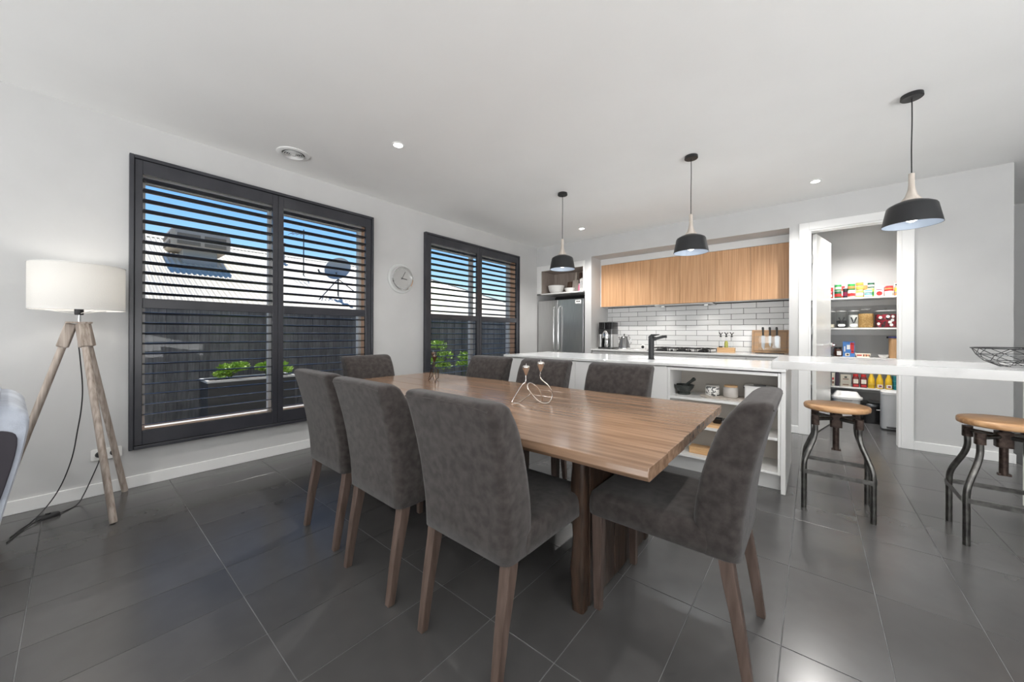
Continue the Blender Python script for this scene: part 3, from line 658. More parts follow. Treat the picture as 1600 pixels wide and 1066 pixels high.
# ---------------------------------------------------------------- pantry
PX0, PX1, PY0, PY1 = -.12, .915, 6.55, 6.945
ZS = (1.64, 1.238, .850, .455)
for k, z in enumerate(ZS):
    sh = thing('pantry_shelf', ('top pantry shelf, carrying the tins', 'second pantry shelf, carrying glass jars', 'third pantry shelf, just above the bar top', 'lowest pantry shelf, above the bins')[k], 'shelf', (0, PY1, z), group='white pantry shelves')
    obj('board', boxes((PX0+.002, PX1-.001, PY0-PY1, 0, -.02, 0)), cab_m, sh, bevel=.001)
    obj('cleat', boxes((PX0+.002, PX1-.001, -.018, 0, -.095, -.0205)), cab_m, sh)
def C3(r, g_, b_): return (r, g_, b_)
PAL = dict(red=(.55, .03, .03), green=(.03, .28, .06), dgreen=(.01, .10, .04), cream=(.75, .70, .58), yellow=(.75, .50, .06), teal=(.10, .42, .48), white=(.78, .78, .76), brown=(.16, .05, .03), orange=(.75, .25, .08), black=(.02, .02, .02), maroon=(.22, .02, .06), lime=(.45, .60, .12), grey=(.4, .4, .4), steel=(.6, .6, .6))
def pm(c): return base_mat('print_'+c, PAL[c], .4)
def tin(x, y, z, r, h, body, band, label, group='tins and jars on the top pantry shelf', lid='steel', cat='tin', spot=None):
    t = thing('food_tin' if cat == 'tin' else 'food_jar', label, cat, (x, y, z), group=group)
    obj('body', lathe(B(), [(r-.001, 0), (r, .002), (r, h-.004), (r-.002, h)], 18), pm(body), t, smooth=True, ang=40)
    obj('label_band', lathe(B(), [(r+.0006, h*.22), (r+.0008, h*.24), (r+.0008, h*.60), (r+.0006, h*.62)], 18), pm(band), t, smooth=True, ang=40)
    if spot: obj('label_spot', move(rotate(lathe(B(), [(r*.5, 0), (r*.5, .004), (.001, .004)], 12), 'X', PI/2), (0, -r, h*.45)), pm(spot), t)
    obj('lid', lathe(B(), [(r-.001, h+.0005), (r-.001, h+.006), (r-.004, h+.008), (.001, h+.007)], 18), base_mat('lid_'+lid, PAL[lid], .35), t, smooth=True, ang=40)
z = ZS[0]+.0005; y = 6.60
tins = [(.170, 6.60, 0, .033, .085, 'red', 'cream', 'red tin at the left end of the top shelf, beside the door'),
 (.180, 6.68, 0, .036, .155, 'red', 'maroon', 'taller red tin behind the first tin by the door'),
 (.262, 6.60, 0, .036, .092, 'dgreen', 'red', 'dark green and red tin, lower one of the second stack'),
 (.262, 6.60, .1005, .036, .078, 'green', 'cream', 'bright green tin on top of the dark green tin'),
 (.300, 6.69, 0, .036, .165, 'red', 'cream', 'tall red tin standing behind the green stack'),
 (.345, 6.67, 0, .034, .13, 'black', 'maroon', 'black tin between the two green stacks'),
 (.395, 6.60, 0, .038, .092, 'cream', 'red', 'cream tin with red label under a green tin', 'red'),
 (.395, 6.60, .1005, .036, .080, 'green', 'orange', 'green tin with orange label, right of the two green ones'),
 (.475, 6.60, 0, .036, .090, 'lime', 'white', 'green and white tin at the bottom of the yellow stack'),
 (.475, 6.60, .0985, .036, .045, 'yellow', 'lime', 'flat yellow tin in the middle of its stack'),
 (.475, 6.60, .152, .036, .042, 'orange', 'yellow', 'flat orange tin on top of the tallest stack'),
 (.520, 6.68, 0, .034, .160, 'orange', 'white', 'orange tin standing behind the blue tins'),
 (.556, 6.60, 0, .037, .040, 'teal', 'white', 'flat blue tin, lower of the pair'),
 (.556, 6.60, .0485, .037, .036, 'teal', 'white', 'flat blue tin, upper of the pair'),
 (.590, 6.69, 0, .034, .115, 'lime', 'green', 'lime tin under the dark green jar at the back'),
 (.590, 6.69, .1235, .032, .065, 'dgreen', 'white', 'dark green jar with pale label high at the back'),
 (.750, 6.70, 0, .038, .125, 'maroon', 'red', 'maroon tin behind the red-lidded jar'),
 (.845, 6.72, 0, .038, .175, 'cream', 'red', 'tall cream tub with red top at the back right')]
for q in tins:
    spot = q[8] if len(q) > 8 else None
    tin(q[0], q[1], z+q[2], q[3], q[4], q[5], q[6], q[7], lid=('red' if 'red top' in q[7] else 'steel'), spot=spot)
o = thing('sauce_pouch', 'white pouch with a red bowl print in the middle of the top shelf', 'packet', (.655, 6.60, z))
obj('pouch', loft(B(), [rrect(0, 0, 0, .088, .045, .012), rrect(0, 0, .06, .09, .05, .012), rrect(0, 0, .12, .078, .02, .006), rrect(0, 0, .135, .076, .006, .002)]), pm('white'), o, smooth=True, ang=60)
obj('print', move(rotate(lathe(B(), [(.028, 0), (.028, .002), (.001, .002)], 16), 'X', PI/2), (0, -.026, .038)), pm('red'), o)
patch('print', -.03, .03, .085, .092, -.022, pm('maroon'), o)
tin(.745, 6.595, z, .040, .062, 'white', 'cream', 'white tub with a red lid near the right of the top shelf', lid='red')
tin(.745, 6.595, z+.071, .038, .048, 'red', 'orange', 'red tub stacked on the white tub', lid='red')
jr = thing('sauce_jar', 'clear jar with an orange label and dark lid at the right of the top shelf', 'jar', (.838, 6.60, z))
obj('glass', lathe(B(), [(.042, 0), (.046, .005), (.046, .11), (.036, .13)], 20), base_mat('jar_grey', (.35, .33, .28), .2), jr, smooth=True, ang=50)
obj('label_band', lathe(B(), [(.0468, .05), (.0468, .10)], 20), pm('yellow'), jr, smooth=True); obj('label_band', lathe(B(), [(.0468, .005), (.0468, .03)], 20), pm('orange'), jr, smooth=True)
obj('lid', lathe(B(), [(.038, .1305), (.038, .148), (.001, .149)], 20), black_m, jr, smooth=True, ang=50)
o = thing('pepper_mill', 'dark wooden mill standing at the right end of the top shelf', 'mill', (.885, 6.80, z))
obj('body', lathe(B(), [(.028, 0), (.026, .06), (.02, .10), (.026, .16), (.02, .19)], 16), walnut_m, o, smooth=True, ang=50)
obj('cap', lathe(B(), [(.019, .191), (.024, .21), (.012, .24), (.001, .245)], 16), walnut_m, o, smooth=True, ang=50)

z = ZS[1]+.0005
def gjar(x, r, h, fill, flev, label, lid='grey', neck=1, knob=False, cat='jar', name='storage_jar'):
    t = thing(name, label, cat, (x, 6.66, z), group='glass jars on the second pantry shelf')
    obj('glass', lathe(B(), [(r-.004, 0), (r, .006), (r, h*.86), (r*neck, h*.93), (r*neck, h)], 24), jar_m, t, smooth=True, ang=50)
    obj('contents', lathe(B(), [(r-.008, .006), (r-.005, .01), (r-.005, flev), (.001, flev+.004)], 20), fill, t, smooth=True, ang=50)
    obj('lid', lathe(B(), [(r*neck+.002, h+.0005), (r*neck+.003, h+.012), (r*neck*.8, h+.018), (.001, h+.019)], 24), base_mat('lid_'+lid, PAL[lid], .35), t, smooth=True, ang=40)
    if knob: obj('knob', lathe(B(), [(.008, h+.019), (.007, h+.03), (.018, h+.045), (.001, h+.055)], 16), jar_m, t, smooth=True)
    return t
jh = .215
def split_leaf(t, dx, ym):
    """two dark pointed leaf shapes and a white mound"""
    for s in (-1, 1):
        bm = B(); pts = [(0, 0), (s*.012, .02), (s*.034, .085), (s*.020, .088), (s*.006, .05)]
        v = [bm.verts.new((p[0]+dx, ym, .055+p[1])) for p in pts]; f = bm.faces.new(v)
        e = bmesh.ops.extrude_face_region(bm, geom=[f]); bmesh.ops.translate(bm, verts=[q for q in e['geom'] if isinstance(q, bmesh.types.BMVert)], vec=(0, -.002, 0))
        obj('leaf_print', bm, black_m, t)
    obj('mound_print', loft(B(), [[Vector((p.x+dx, yy, p.y+.035)) for p in rrect(0, 0, 0, .075, .034, .016)] for yy in (ym, ym-.002)]), pm('white'), t)
gjar(.188, .05, jh, pm('cream'), .05, 'glass jar half hidden by the open pantry door')
t = gjar(.300, .055, jh, base_mat('flour_dark', (.05, .05, .05), .8), .10, 'glass jar with dark leaf motif, left of its pair'); split_leaf(t, 0, -.056)
t = gjar(.420, .055, jh, pm('white'), .17, 'glass jar of white flour with dark leaf motif, right of its pair'); split_leaf(t, 0, -.056)
gjar(.540, .078, .235, noise_mat('pasta', (.50, .27, .08), (.70, .45, .18), 60, rough=.6, bump=.5), .185, 'wide glass jar full of golden pasta', neck=.62)
t = gjar(.722, .103, .205, noise_mat('wrapped_sweets', (.06, .05, .05), (.35, .02, .04), 38, rough=.4, detail=1, lo=.45, hi=.5), .17, 'biggest glass jar of red wrapped sweets with a glass knob', 'grey', .98, True)
for (dx, dz) in ((-.055, .13), (.01, .14), (.055, .14), (.05, .095), (.028, .07), (.04, .035), (-.07, .05)):
    yy = -math.sqrt(max(.101**2-dx*dx, 0))+.0
    bm = B(); lathe(bm, [(.018, 0), (.018, .003), (.001, .003)], 12); rotate(bm, 'X', PI/2); rotate(bm, 'Z', math.atan2(dx, -yy)*1.0); move(bm, (dx, yy-.001, dz)); obj('white_wrapper', bm, pm('white'), t)
gjar(.868, .045, .20, pm('brown'), .05, 'glass jar at the right end of the second shelf')

z = ZS[2]+.0005
o = thing('spread_jar', 'dark jar with white label on the third pantry shelf by the door', 'jar', (.262, 6.62, z))
obj('body', lathe(B(), [(.046, 0), (.048, .005), (.048, .09), (.038, .105)], 20), base_mat('dark_spread', (.05, .02, .012), .2), o, smooth=True, ang=50)
obj('label', loft(B(), [[Vector((.0488*math.sin(a_), -.0488*math.cos(a_), zz_)) for a_ in [(-.2+.09*k) for k in range(12)]] for zz_ in (.02, .075)], cap=False), pm('white'), o)
obj('lid', lathe(B(), [(.040, .1055), (.040, .128), (.001, .129)], 20), black_m, o, smooth=True, ang=50)
o = thing('cereal_box', 'blue cereal box with a red and white print', 'box', (.372, 6.63, z))
obj('carton', boxes((-.058, .058, -.022, .022, 0, .205)), base_mat('cereal_blue', (.05, .18, .48), .4), o, bevel=.001)
for (a_, b_, c_, d_, mm) in ((.015, .052, .10, .19, 'red'), (.022, .050, .05, .10, 'red'), (-.02, .012, .10, .16, 'white'), (-.046, -.034, .07, .14, 'white'), (-.035, .01, .012, .05, 'cream'), (-.022, -.002, .02, .042, 'brown'), (.02, .05, .165, .175, 'white'), (.026, .044, .07, .08, 'white')):
    patch('print', a_, b_, c_, d_, -.0225, pm(mm), o)
o = thing('snack_packet', 'flat pale packet with orange print beside the cereal box', 'packet', (.510, 6.62, z))
obj('packet', loft(B(), [rrect(0, 0, 0, .125, .05, .006), rrect(0, 0, .052, .15, .03, .006)]), pm('cream'), o, smooth=True, ang=50)
for k in range(5): patch('print', .0+k*.013, .010+k*.013, .012+.006*(k % 2), .040, -.024, pm('orange' if k % 2 else 'brown'), o)
patch('print', -.06, -.012, .02, .034, -.024, pm('red'), o)
o, _ = bowl('small_bowl', 0, 0, 0, .05, .04, 'small white bowl near the right of the third pantry shelf'); o.location = (.700, 6.62, z)
o = thing('pasta_canister', 'tall brown spaghetti canister with a blue lid', 'canister', (.812, 6.64, z))
obj('canister', loft(B(), [rrect(0, 0, q, .125, .10, .03) for q in (0, .255)]), noise_mat('spaghetti', (.36, .20, .09), (.50, .31, .16), 40, (20, 20, .3), rough=.4), o, smooth=True, ang=50)
obj('lid', loft(B(), [rrect(0, 0, q, .135, .11, .034) for q in (.256, .275)]), base_mat('navy', (.04, .05, .22), .4), o, smooth=True, ang=50)
obj('clip', boxes((-.083, -.069, -.014, .014, .252, .276)), black_m, o, bevel=.003)

z = ZS[3]+.0005
def brick_(x, w, h, mt, label, prints=(), cat='box', name='food_box', y=6.60):
    o = thing(name, label, cat, (x, y, z), group='food on the lowest pantry shelf')
    obj('carton', boxes((-w/2, w/2, -.035, .035, 0, h)), mt, o, bevel=.003)
    for a_, b_, c_, d_, mm in prints: patch('print', a_, b_, c_, d_, -.0355, pm(mm), o)
brick_(.215, .03, .17, pm('cream'), 'narrow patterned carton beside the door on the lowest shelf', ((-.01, .01, .03, .06, 'brown'), (-.01, .01, .08, .11, 'red')))
brick_(.258, .034, .19, base_mat('dark_plum', (.03, .015, .03), .4), 'narrow dark plum carton on the lowest shelf')
brick_(.340, .105, .155, base_mat('parchment', (.50, .46, .38), .5), 'square parchment-coloured box with a dark crest', ((-.012, .014, .115, .135, 'black'), (-.028, .03, .095, .105, 'brown'), (-.04, .04, .06, .065, 'grey'), (-.03, .03, .02, .03, 'brown')))
for k, x in enumerate((.440, .515)):
    o = thing('coffee_jar', ('maroon coffee jar beside the parchment box', 'maroon coffee jar beside the yellow bottles')[k], 'jar', (x, 6.60, z), group='coffee jars on the lowest pantry shelf')
    obj('body', loft(B(), [rrect(0, 0, 0, .062, .06, .012), rrect(0, 0, .12, .064, .06, .014), rrect(0, 0, .14, .05, .05, .014)]), base_mat('maroon_jar', (.14, .015, .015), .25), o, smooth=True, ang=50)
    patch('label', -.024, .024, .05, .105, -.0306, pm('cream'), o); patch('label', -.024, .026, .012, .035, -.0306, pm('red'), o)
    obj('lid', lathe(B(), [(.026, .1405), (.026, .17), (.001, .171)], 18), pm('red'), o, smooth=True, ang=50)
for k, x in enumerate((.588, .664, .745)):
    o = thing('squeeze_bottle', ('yellow bottle next to the maroon jars', 'yellow bottle in the middle of three', 'yellow bottle beside the stacked teal tubs')[k], 'bottle', (x, 6.60, z), group='yellow bottles on the lowest pantry shelf')
    obj('body', lathe(B(), [(.031, 0), (.034, .004), (.034, .085), (.030, .12), (.018, .155), (.016, .17)], 20), base_mat('mustard_yellow', (.72, .46, .03), .3), o, smooth=True, ang=60)
    obj('cap', lathe(B(), [(.0165, .1705), (.016, .19), (.001, .191)], 16), base_mat('mustard_cap', (.75, .52, .10), .4), o, smooth=True, ang=50)
    if k: patch('label', -.024, .024, .015, .055, -.0352, pm('white'), o); patch('label_print', -.01, .016, .024, .042, -.0364, pm('maroon'), o)
    else: patch('label', -.028, .028, .05, .06, -.0348, base_mat('mustard_cap', (.75, .52, .10), .4), o)
tt = base_mat('teal_plastic', (.01, .19, .22), .35)
for k in range(3):
    o = thing('food_tub', ('teal tub at the bottom of its stack', 'teal tub in the middle of its stack', 'teal tub on top of its stack')[k], 'tub', (.842, 6.61, z+k*.057), group='teal tubs on the lowest pantry shelf')
    obj('tub', loft(B(), [rrect(0, 0, 0, .115, .09, .015), rrect(0, 0, .046, .125, .10, .018)]), tt, o, smooth=True, ang=50)
    obj('lid', loft(B(), [rrect(0, 0, q, .132, .106, .02) for q in (.0465, .055)]), base_mat('teal_lid', (.03, .24, .28), .35), o, smooth=True, ang=50)

o = thing('white_bin', 'white lidded container under the pantry shelves, behind the stool', 'bin', (.350, 6.62, 0))
obj('tub', loft(B(), [rrect(0, 0, 0, .22, .24, .05), rrect(0, 0, .30, .27, .29, .06)]), white_m, o, smooth=True, ang=50)
obj('rim', loft(B(), [rrect(0, 0, q, .31, .32, .07) for q in (.301, .325)]), white_m, o, smooth=True, ang=50)
obj('lid', loft(B(), [rrect(0, 0, .3255, .28, .29, .06), rrect(0, 0, .37, .23, .24, .06), rrect(0, 0, .395, .20, .20, .06)]), white_m, o, smooth=True, ang=60)
obj('latch', boxes((-.05, .05, -.172, -.161, .285, .302)), base_mat('latch_grey', (.3, .3, .3), .4), o, bevel=.002)
o = thing('black_bin', 'low black container with a silver tray on its lid', 'bin', (.640, 6.73, 0))
obj('tub', loft(B(), [rrect(0, 0, 0, .25, .34, .03), rrect(0, 0, .22, .265, .36, .03)]), gblack_m, o, smooth=True, ang=50)
obj('lid', loft(B(), [rrect(0, 0, .2205, .275, .37, .03), rrect(0, 0, .255, .26, .35, .04)]), gblack_m, o, smooth=True, ang=50)
obj('badge', boxes((-.01, .06, -.184, -.181, .18, .19)), white_m, o)
o = tag(obj('baking_tray', loft(B(), [rrect(0, 0, 0, .17, .22, .02), rrect(0, 0, .018, .20, .25, .03)]), steel_m, smooth=True, ang=50), 'silver tray lying on the low black container', 'tray'); o.location = (.66, 6.68, .2565)
o = thing('pedal_bin', 'grey metal pedal bin just inside the pantry doorway', 'bin', (.745, 6.33, 0))
gm = noise_mat('bin_grey', (.45, .46, .47), (.50, .51, .52), 6, rough=.4, metal=.3)
obj('body', loft(B(), [rrect(0, 0, q, .195, .21, .04) for q in (.016, .425)]), gm, o, smooth=True, ang=50)
obj('lid', loft(B(), [rrect(0, 0, .428, .20, .215, .04), rrect(0, 0, .455, .20, .215, .04), rrect(0, .01, .468, .16, .17, .04)]), base_mat('bin_lid', (.6, .6, .6), .3), o, smooth=True, ang=50)
obj('base', loft(B(), [rrect(0, 0, q, .20, .215, .04) for q in (0, .015)]), black_m, o, smooth=True, ang=50)
obj('pedal', boxes((-.06, .04, -.135, -.106, .03, .05)), dsteel_m, o, bevel=.004)

# ---------------------------------------------------------------- dining table
tb = thing('dining_table', 'long varnished timber dining table with slab legs', 'table', (-1.69, 1.70, 0))
TX0, TX1, TY0, TY1 = -3.0+1.69, -.385+1.69, 1.085-1.70, 2.31-1.70
nb = 6; rb = random.Random(3)
ed = [TY0+(TY1-TY0)*k/nb for k in range(nb+1)]; ed = [ed[0]]+[e+rb.uniform(-.02, .02) for e in ed[1:-1]]+[ed[-1]]
for k in range(nb):
    y0, y1 = ed[k]+(.0006 if k else 0), ed[k+1]-(.0006 if k < nb-1 else 0)
    bm = B(); secs = []; nn = 40
    for i in range(nn+1):
        x = TX0+(TX1+.012-k*.004-TX0)*i/nn
        w0 = (.004*math.sin(x*5.1)+.003*math.sin(x*13+1)) if k == 0 else 0
        w1 = (.004*math.sin(x*4.3+2)+.003*math.sin(x*11)) if k == nb-1 else 0
        b0 = .010 if k == 0 else 0; b1 = .010 if k == nb-1 else 0
        secs.append([Vector((x, y0+w0+b0, .706)), Vector((x, y0+w0-b0*.2, .722)), Vector((x, y0+w0+b0*.1, .74)), Vector((x, y0+w0+(.004 if k == 0 else .0004), .75)),
                     Vector((x, y1+w1-(.004 if k == nb-1 else .0004), .75)), Vector((x, y1+w1-b1*.1, .74)), Vector((x, y1+w1-b1*.2+0, .722)), Vector((x, y1+w1-b1, .706))])
    loft(bm, secs); obj('board', bm, table_m, tb, bevel=.0015, seg=1)
for sx in (-1, 1):
    x = .945*sx; lg = obj('leg', boxes((x-.018, x+.018, -.33, .33, .004, .704)), trest_m, tb, bevel=.003)
    rr = random.Random(5+sx)
    ys = [-.32+.64*q/5 for q in range(6)]
    for q in range(5):
        obj('plank', boxes((x-.024-rr.uniform(0, .004), x+.024+rr.uniform(0, .004), ys[q]+.0015, ys[q+1]-.0015, .002, .703)), trest_m, lg, bevel=.004)
    for s2 in (-1, 1):
        secs = []
        for i in range(13):
            zz_ = .0+.703*i/12; j = .005*math.sin(zz_*17+s2)+.003*math.sin(zz_*41)
            secs.append(rrect(x, s2*(.353+j*.5), zz_, .058+j, .056+j, .014))
        obj('post', loft(B(), secs), trest_m, lg, smooth=True, ang=60)
obj('stretcher', boxes((-.92, .92, -.05, .05, .16, .21)), trest_m, tb, bevel=.004)
obj('bearer', boxes((-1.20, 1.20, -.06, .06, .655, .704)), trest_m, tb, bevel=.004)

# ---------------------------------------------------------------- dining chairs  (local: rear feet at y=0, facing +y)
def make_chair(label):
    t = thing('dining_chair', label, 'chair', group='charcoal upholstered dining chairs')
    prof = [  # z, y_rear, y_front, width
        (.392, .030, .150, .430), (.398, .020, .160, .442), (.46, .018, .165, .446), (.52, .014, .165, .448), (.58, .006, .158, .450), (.66, -.006, .142, .453), (.74, -.022, .120, .457),
        (.82, -.042, .092, .461), (.86, -.053, .072, .463), (.89, -.062, .052, .464), (.910, -.067, .034, .463), (.922, -.067, .018, .458), (.930, -.062, .003, .450), (.934, -.054, -.012, .436), (.936, -.044, -.024, .415)]
    secs = []
    for z_, yr, yf, w in prof:
        crown = .012 if z_ > .9 else 0
        secs.append(rrect(0, (yr+yf)/2, z_, w, yf-yr, .036 if z_ < .9 else .026, 6, (lambda x, y, z, c=crown, w=w: z+c*(1-(2*x/w)**2))))
    obj('backrest', loft(B(), secs), fab_m, t, smooth=True, ang=75)
    pr = []
    for i in range(15):
        x = -.215+.430*i/14; pr.append((x, -.0655, .911+.012*(1-(2*x/.465)**2)))
    obj('seam', tube(B(), pr, .0028, 5), fab_m, t, smooth=True)
    secs = []
    for z_, i_, r in ((.394, .010, .03), (.400, .002, .03), (.43, .0, .03), (.465, .0, .035), (.482, .006, .04), (.492, .018, .05), (.497, .045, .06)):
        secs.append(rrect(0, .335, z_, .452-2*i_, .47-2*i_, r, 5))
    obj('seat', loft(B(), secs), fab_m, t, smooth=True, ang=75)
    for s in (-1, 1):
        x = s*.193
        obj('leg', loft(B(), [[Vector((x+dx*w/2, y+dy*w/2, z_)) for dx, dy in ((1, 1), (-1, 1), (-1, -1), (1, -1))] for z_, y, w in ((0, .0, .030), (.2, .030, .037), (.34, .056, .043), (.396, .064, .045))]), leg_m, t, bevel=.003)
        obj('leg', loft(B(), [[Vector((x+dx*w/2, y+dy*w/2, z_)) for dx, dy in ((1, 1), (-1, 1), (-1, -1), (1, -1))] for z_, y, w in ((0, .530, .030), (.396, .530, .044))]), leg_m, t, bevel=.003)
    return t
chair = make_chair('charcoal dining chair nearest the camera, its back to us at the front of the table')
chair.location = (-.965, .858, 0); chair.rotation_euler = (0, 0, -.012)
dup(chair, (-1.566, .855, 0), -.02, 'charcoal dining chair in the middle of the near row, back to us')
dup(chair, (-2.134, .885, 0), -.015, 'charcoal dining chair at the window end of the near row, back to us')
dup(chair, (-.158, 1.597, 0), PI/2-.0, 'charcoal dining chair at the right-hand head of the table, seen side-on')
dup(chair, (-3.235, 1.765, 0), -PI/2, 'charcoal dining chair at the far left head of the table, below the window')
dup(chair, (-2.315, 2.475, 0), PI, 'charcoal dining chair on the far side, nearest the second window')
dup(chair, (-1.700, 2.475, 0), PI+.02, 'charcoal dining chair on the far side behind the silver candle holder')
dup(chair, (-1.060, 2.475, 0), PI, 'charcoal dining chair on the far side nearest the island shelves')

# ---------------------------------------------------------------- candle holders
pts = [(-0.030,0.000,0.161),(-0.033,0.000,0.121),(-0.055,0.000,0.099),(-0.106,0.000,0.014),(-0.103,0.000,0.003),(-0.066,0.000,0.003),(-0.008,0.000,0.048),(-0.004,0.010,0.062),(0.007,0.020,0.029),(0.037,0.040,0.003),(0.062,0.040,0.004),(0.066,0.030,0.030),(0.036,0.020,0.085),(-0.004,0.000,0.114),(-0.022,-0.020,0.106),(-0.015,-0.030,0.078),(0.029,-0.040,0.027),(0.066,-0.030,0.005),(0.103,-.010,0.008),(0.121,0.000,0.048),(0.099,0.000,0.099),(0.055,0.000,0.140),(0.054,0.000,0.182)]
def holder(loc, rz, label, mt):
    t = thing('candle_holder', label, 'candle holder', loc, rz)
    obj('stem', tube(B(), smoothpts(pts, 6), .0034, 8), mt, t, smooth=True)
    for (x, z_) in ((-.030, .158), (.054, .180)):
        cp = obj('cup', lathe(B(), [(.004, 0), (.006, .004), (.013, .022), (.021, .042), (.022, .048), (.020, .054), (.017, .056), (.016, .048), (.001, .044)], 24, (x, 0, z_)), mt, t, smooth=True, ang=60)
        obj('wax', lathe(B(), [(.0155, .05), (.0155, .0545), (.001, .055)], 20, (x, 0, z_)), white_m, cp)
        obj('wick', tube(B(), [(x, 0, z_+.054), (x+.001, 0, z_+.068)], .0011, 6), white_m, cp)
    return t
holder((-1.241, 1.670, .7505), YAW, 'silver twisted wire holder with two cups at mid table', silver_m)
holder((-2.44, 1.92, .7505), YAW+1.9, 'dark twisted wire candle holder at the window end of the table', dsilver_m)

# ---------------------------------------------------------------- bar stools
def make_stool(label):
    t = thing('bar_stool', label, 'stool', group='industrial bar stools')
    bm = B(); secs = [(.160, .645), (.168, .650), (.170, .660), (.170, .672), (.166, .679), (.158, .681), (.001, .681)]
    obj('seat', lathe(bm, secs, 48), seat_m, t, smooth=True, ang=50)
    obj('seat_mount', lathe(B(), [(.045, .630), (.045, .644)], 20), rust_m, t, smooth=True, ang=40)
    obj('screw', lathe(B(), [(.017, .375), (.017, .63)], 14), rust_m, t, smooth=True, ang=40)
    obj('screw_stop', boxes((-.022, .026, -.012, .012, .372, .384)), rust_m, t, bevel=.002)
    obj('hub', loft(B(), [rrect(0, 0, q, .062, .062, .012) for q in (.53, .615)]), rust_m, t, smooth=True, ang=40)
    for k in range(4):
        a = PI/4+k*PI/2; c_, s_ = math.cos(a), math.sin(a); P = lambda r, z_: (c_*r, s_*r, z_)
        obj('arm', tube(B(), [P(.03, .588), P(.150, .588)], .0125, 10), gun_m, t, smooth=True)
        lg = obj('leg', tube(B(), smoothpts([P(.150, .60), P(.150, .555), P(.150, .50), P(.165, .445), P(.200, .375), P(.226, .315), P(.233, .26), P(.233, .15), P(.233, 0)], 4), .0145, 12), gun_m, t, smooth=True)
        obj('elbow', loft(B(), [rrect(c_*.15, s_*.15, q, .042, .042, .014) for q in (.55, .612)]), rust_m, lg, smooth=True, ang=40)
    r = .233*math.cos(PI/4)
    for (p, q) in (((-r, -r), (r, -r)), ((r, -r), (r, r)), ((r, r), (-r, r)), ((-r, r), (-r, -r))):
        d = Vector((q[0]-p[0], q[1]-p[1], 0)).normalized(); nrm = Vector((d.y, -d.x, 0))*.016
        bm = B(); c0, c1 = Vector((*p, 0))+nrm, Vector((*q, 0))+nrm
        loft(bm, [[c+nrm*.2+Vector((0, 0, z_)) if s else c-nrm*.05+Vector((0, 0, z_)) for z_, s in ((.235, 0), (.235, 1), (.262, 1), (.262, 0))] for c in (c0, c1)])
        obj('stretcher', bm, gun_m, t)
    return t
st = make_stool('industrial stool with round timber seat in front of the pantry doorway')
st.location = (.122, 3.262, 0)
dup(st, (.815, 3.28, 0), 0, 'industrial stool with round timber seat under the wire bowl, cut off at the right')

# ---------------------------------------------------------------- wall clock
ck = thing('wall_clock', 'round glass and chrome wall clock between the two shuttered windows', 'clock', (XL, 2.535, 1.812))
def yz(bm): rotate(bm, 'Y', PI/2); return bm
obj('outer_ring', yz(lathe(B(), [(.125, .002), (.180, .002), (.182, .006), (.178, .012), (.125, .008)], 56, cap=False)), base_mat('frosted_ring', (.62, .63, .62), .12), ck, smooth=True, ang=40)
obj('bezel', yz(lathe(B(), [(.152, .004), (.152, .03), (.146, .046), (.134, .048), (.130, .040), (.128, .02)], 56, cap=False)), chrome_m, ck, smooth=True, ang=30)
obj('face', yz(lathe(B(), [(.131, .018), (.131, .024), (.001, .024)], 56)), base_mat('silver_dial', (.48, .48, .47), .35, .2), ck, smooth=True, ang=30)
def hand(name, ang_, ln, w):
    bm = B(); box(bm, .028, .030, -w/2, w/2, -.015, ln); rotate(bm, 'X', -ang_); obj(name, bm, black_m, ck)
hand('minute_hand', math.radians(28), .095, .005); hand('hour_hand', math.radians(97), .072, .008)
bm = B()
for k in range(12):
    b2 = B(); 
    a = k*PI/6; c_, s_ = math.sin(a), math.cos(a)
    b2.free(); tube(bm, [(.0255, c_*.105, s_*.105), (.0255, c_*.118, s_*.118)], .0015, 4)
obj('hour_marks', bm, base_mat('mark_white', (.75, .75, .75), .5), ck)
obj('hub', yz(lathe(B(), [(.007, .027), (.007, .033), (.001, .034)], 16)), black_m, ck)

# ---------------------------------------------------------------- floor lamp
lp = thing('floor_lamp', 'tripod floor lamp with driftwood legs and white drum shade', 'lamp', (-3.546, .015, 0))
AP = 1.20; feet = [Vector((-3.225+3.546, .150-.015, 0)), Vector((-3.812+3.546, .232-.015, 0)), Vector((-3.602+3.546, -.318-.015, 0))]
for f in feet:
    d = f.normalized(); top = d*.030+Vector((0, 0, AP)); bot = f+Vector((0, 0, .0))
    ax = (bot-top).normalized()
    lg = obj('leg', tube(B(), [bot-ax*.004, bot-ax*.02, top+ax*.10], [.017, .018, .0175], 12), lampwood_m, lp, smooth=True, ang=50)
    bm = B(); c1, c0 = top-ax*.0, top+ax*.15
    s = d.cross(Vector((0, 0, 1))).normalized(); n_ = ax.cross(s).normalized()
    loft(bm, [[c+s*a_*.024+n_*b_*.024 for a_, b_ in ((1, 1), (-1, 1), (-1, -1), (1, -1))] for c in (c1, c0)])
    obj('leg_socket', bm, lampwood_m, lg, bevel=.006)
obj('top_plate', loft(B(), [rrect(0, 0, q, .11, .11, .03) for q in (AP+.002, AP+.012)]), lampwood_m, lp, smooth=True, ang=50)
obj('pole', lathe(B(), [(.008, AP+.0125), (.008, 1.36)], 14), chrome_m, lp, smooth=True, ang=40)
obj('socket', lathe(B(), [(.018, 1.255), (.02, 1.26), (.02, 1.32), (.016, 1.33)], 18), black_m, lp, smooth=True, ang=40)
obj('bulb', lathe(B(), [(.012, 1.331), (.028, 1.37), (.032, 1.395), (.022, 1.42), (.001, 1.43)], 18), glow('lamp_bulb', (1, .97, .93), 3), lp, smooth=True)
bm = B(); lathe(bm, [(.200, 1.285), (.200, 1.562), (.1985, 1.562), (.1985, 1.285)], 64, cap=False)
bmesh.ops.recalc_face_normals(bm, faces=bm.faces)
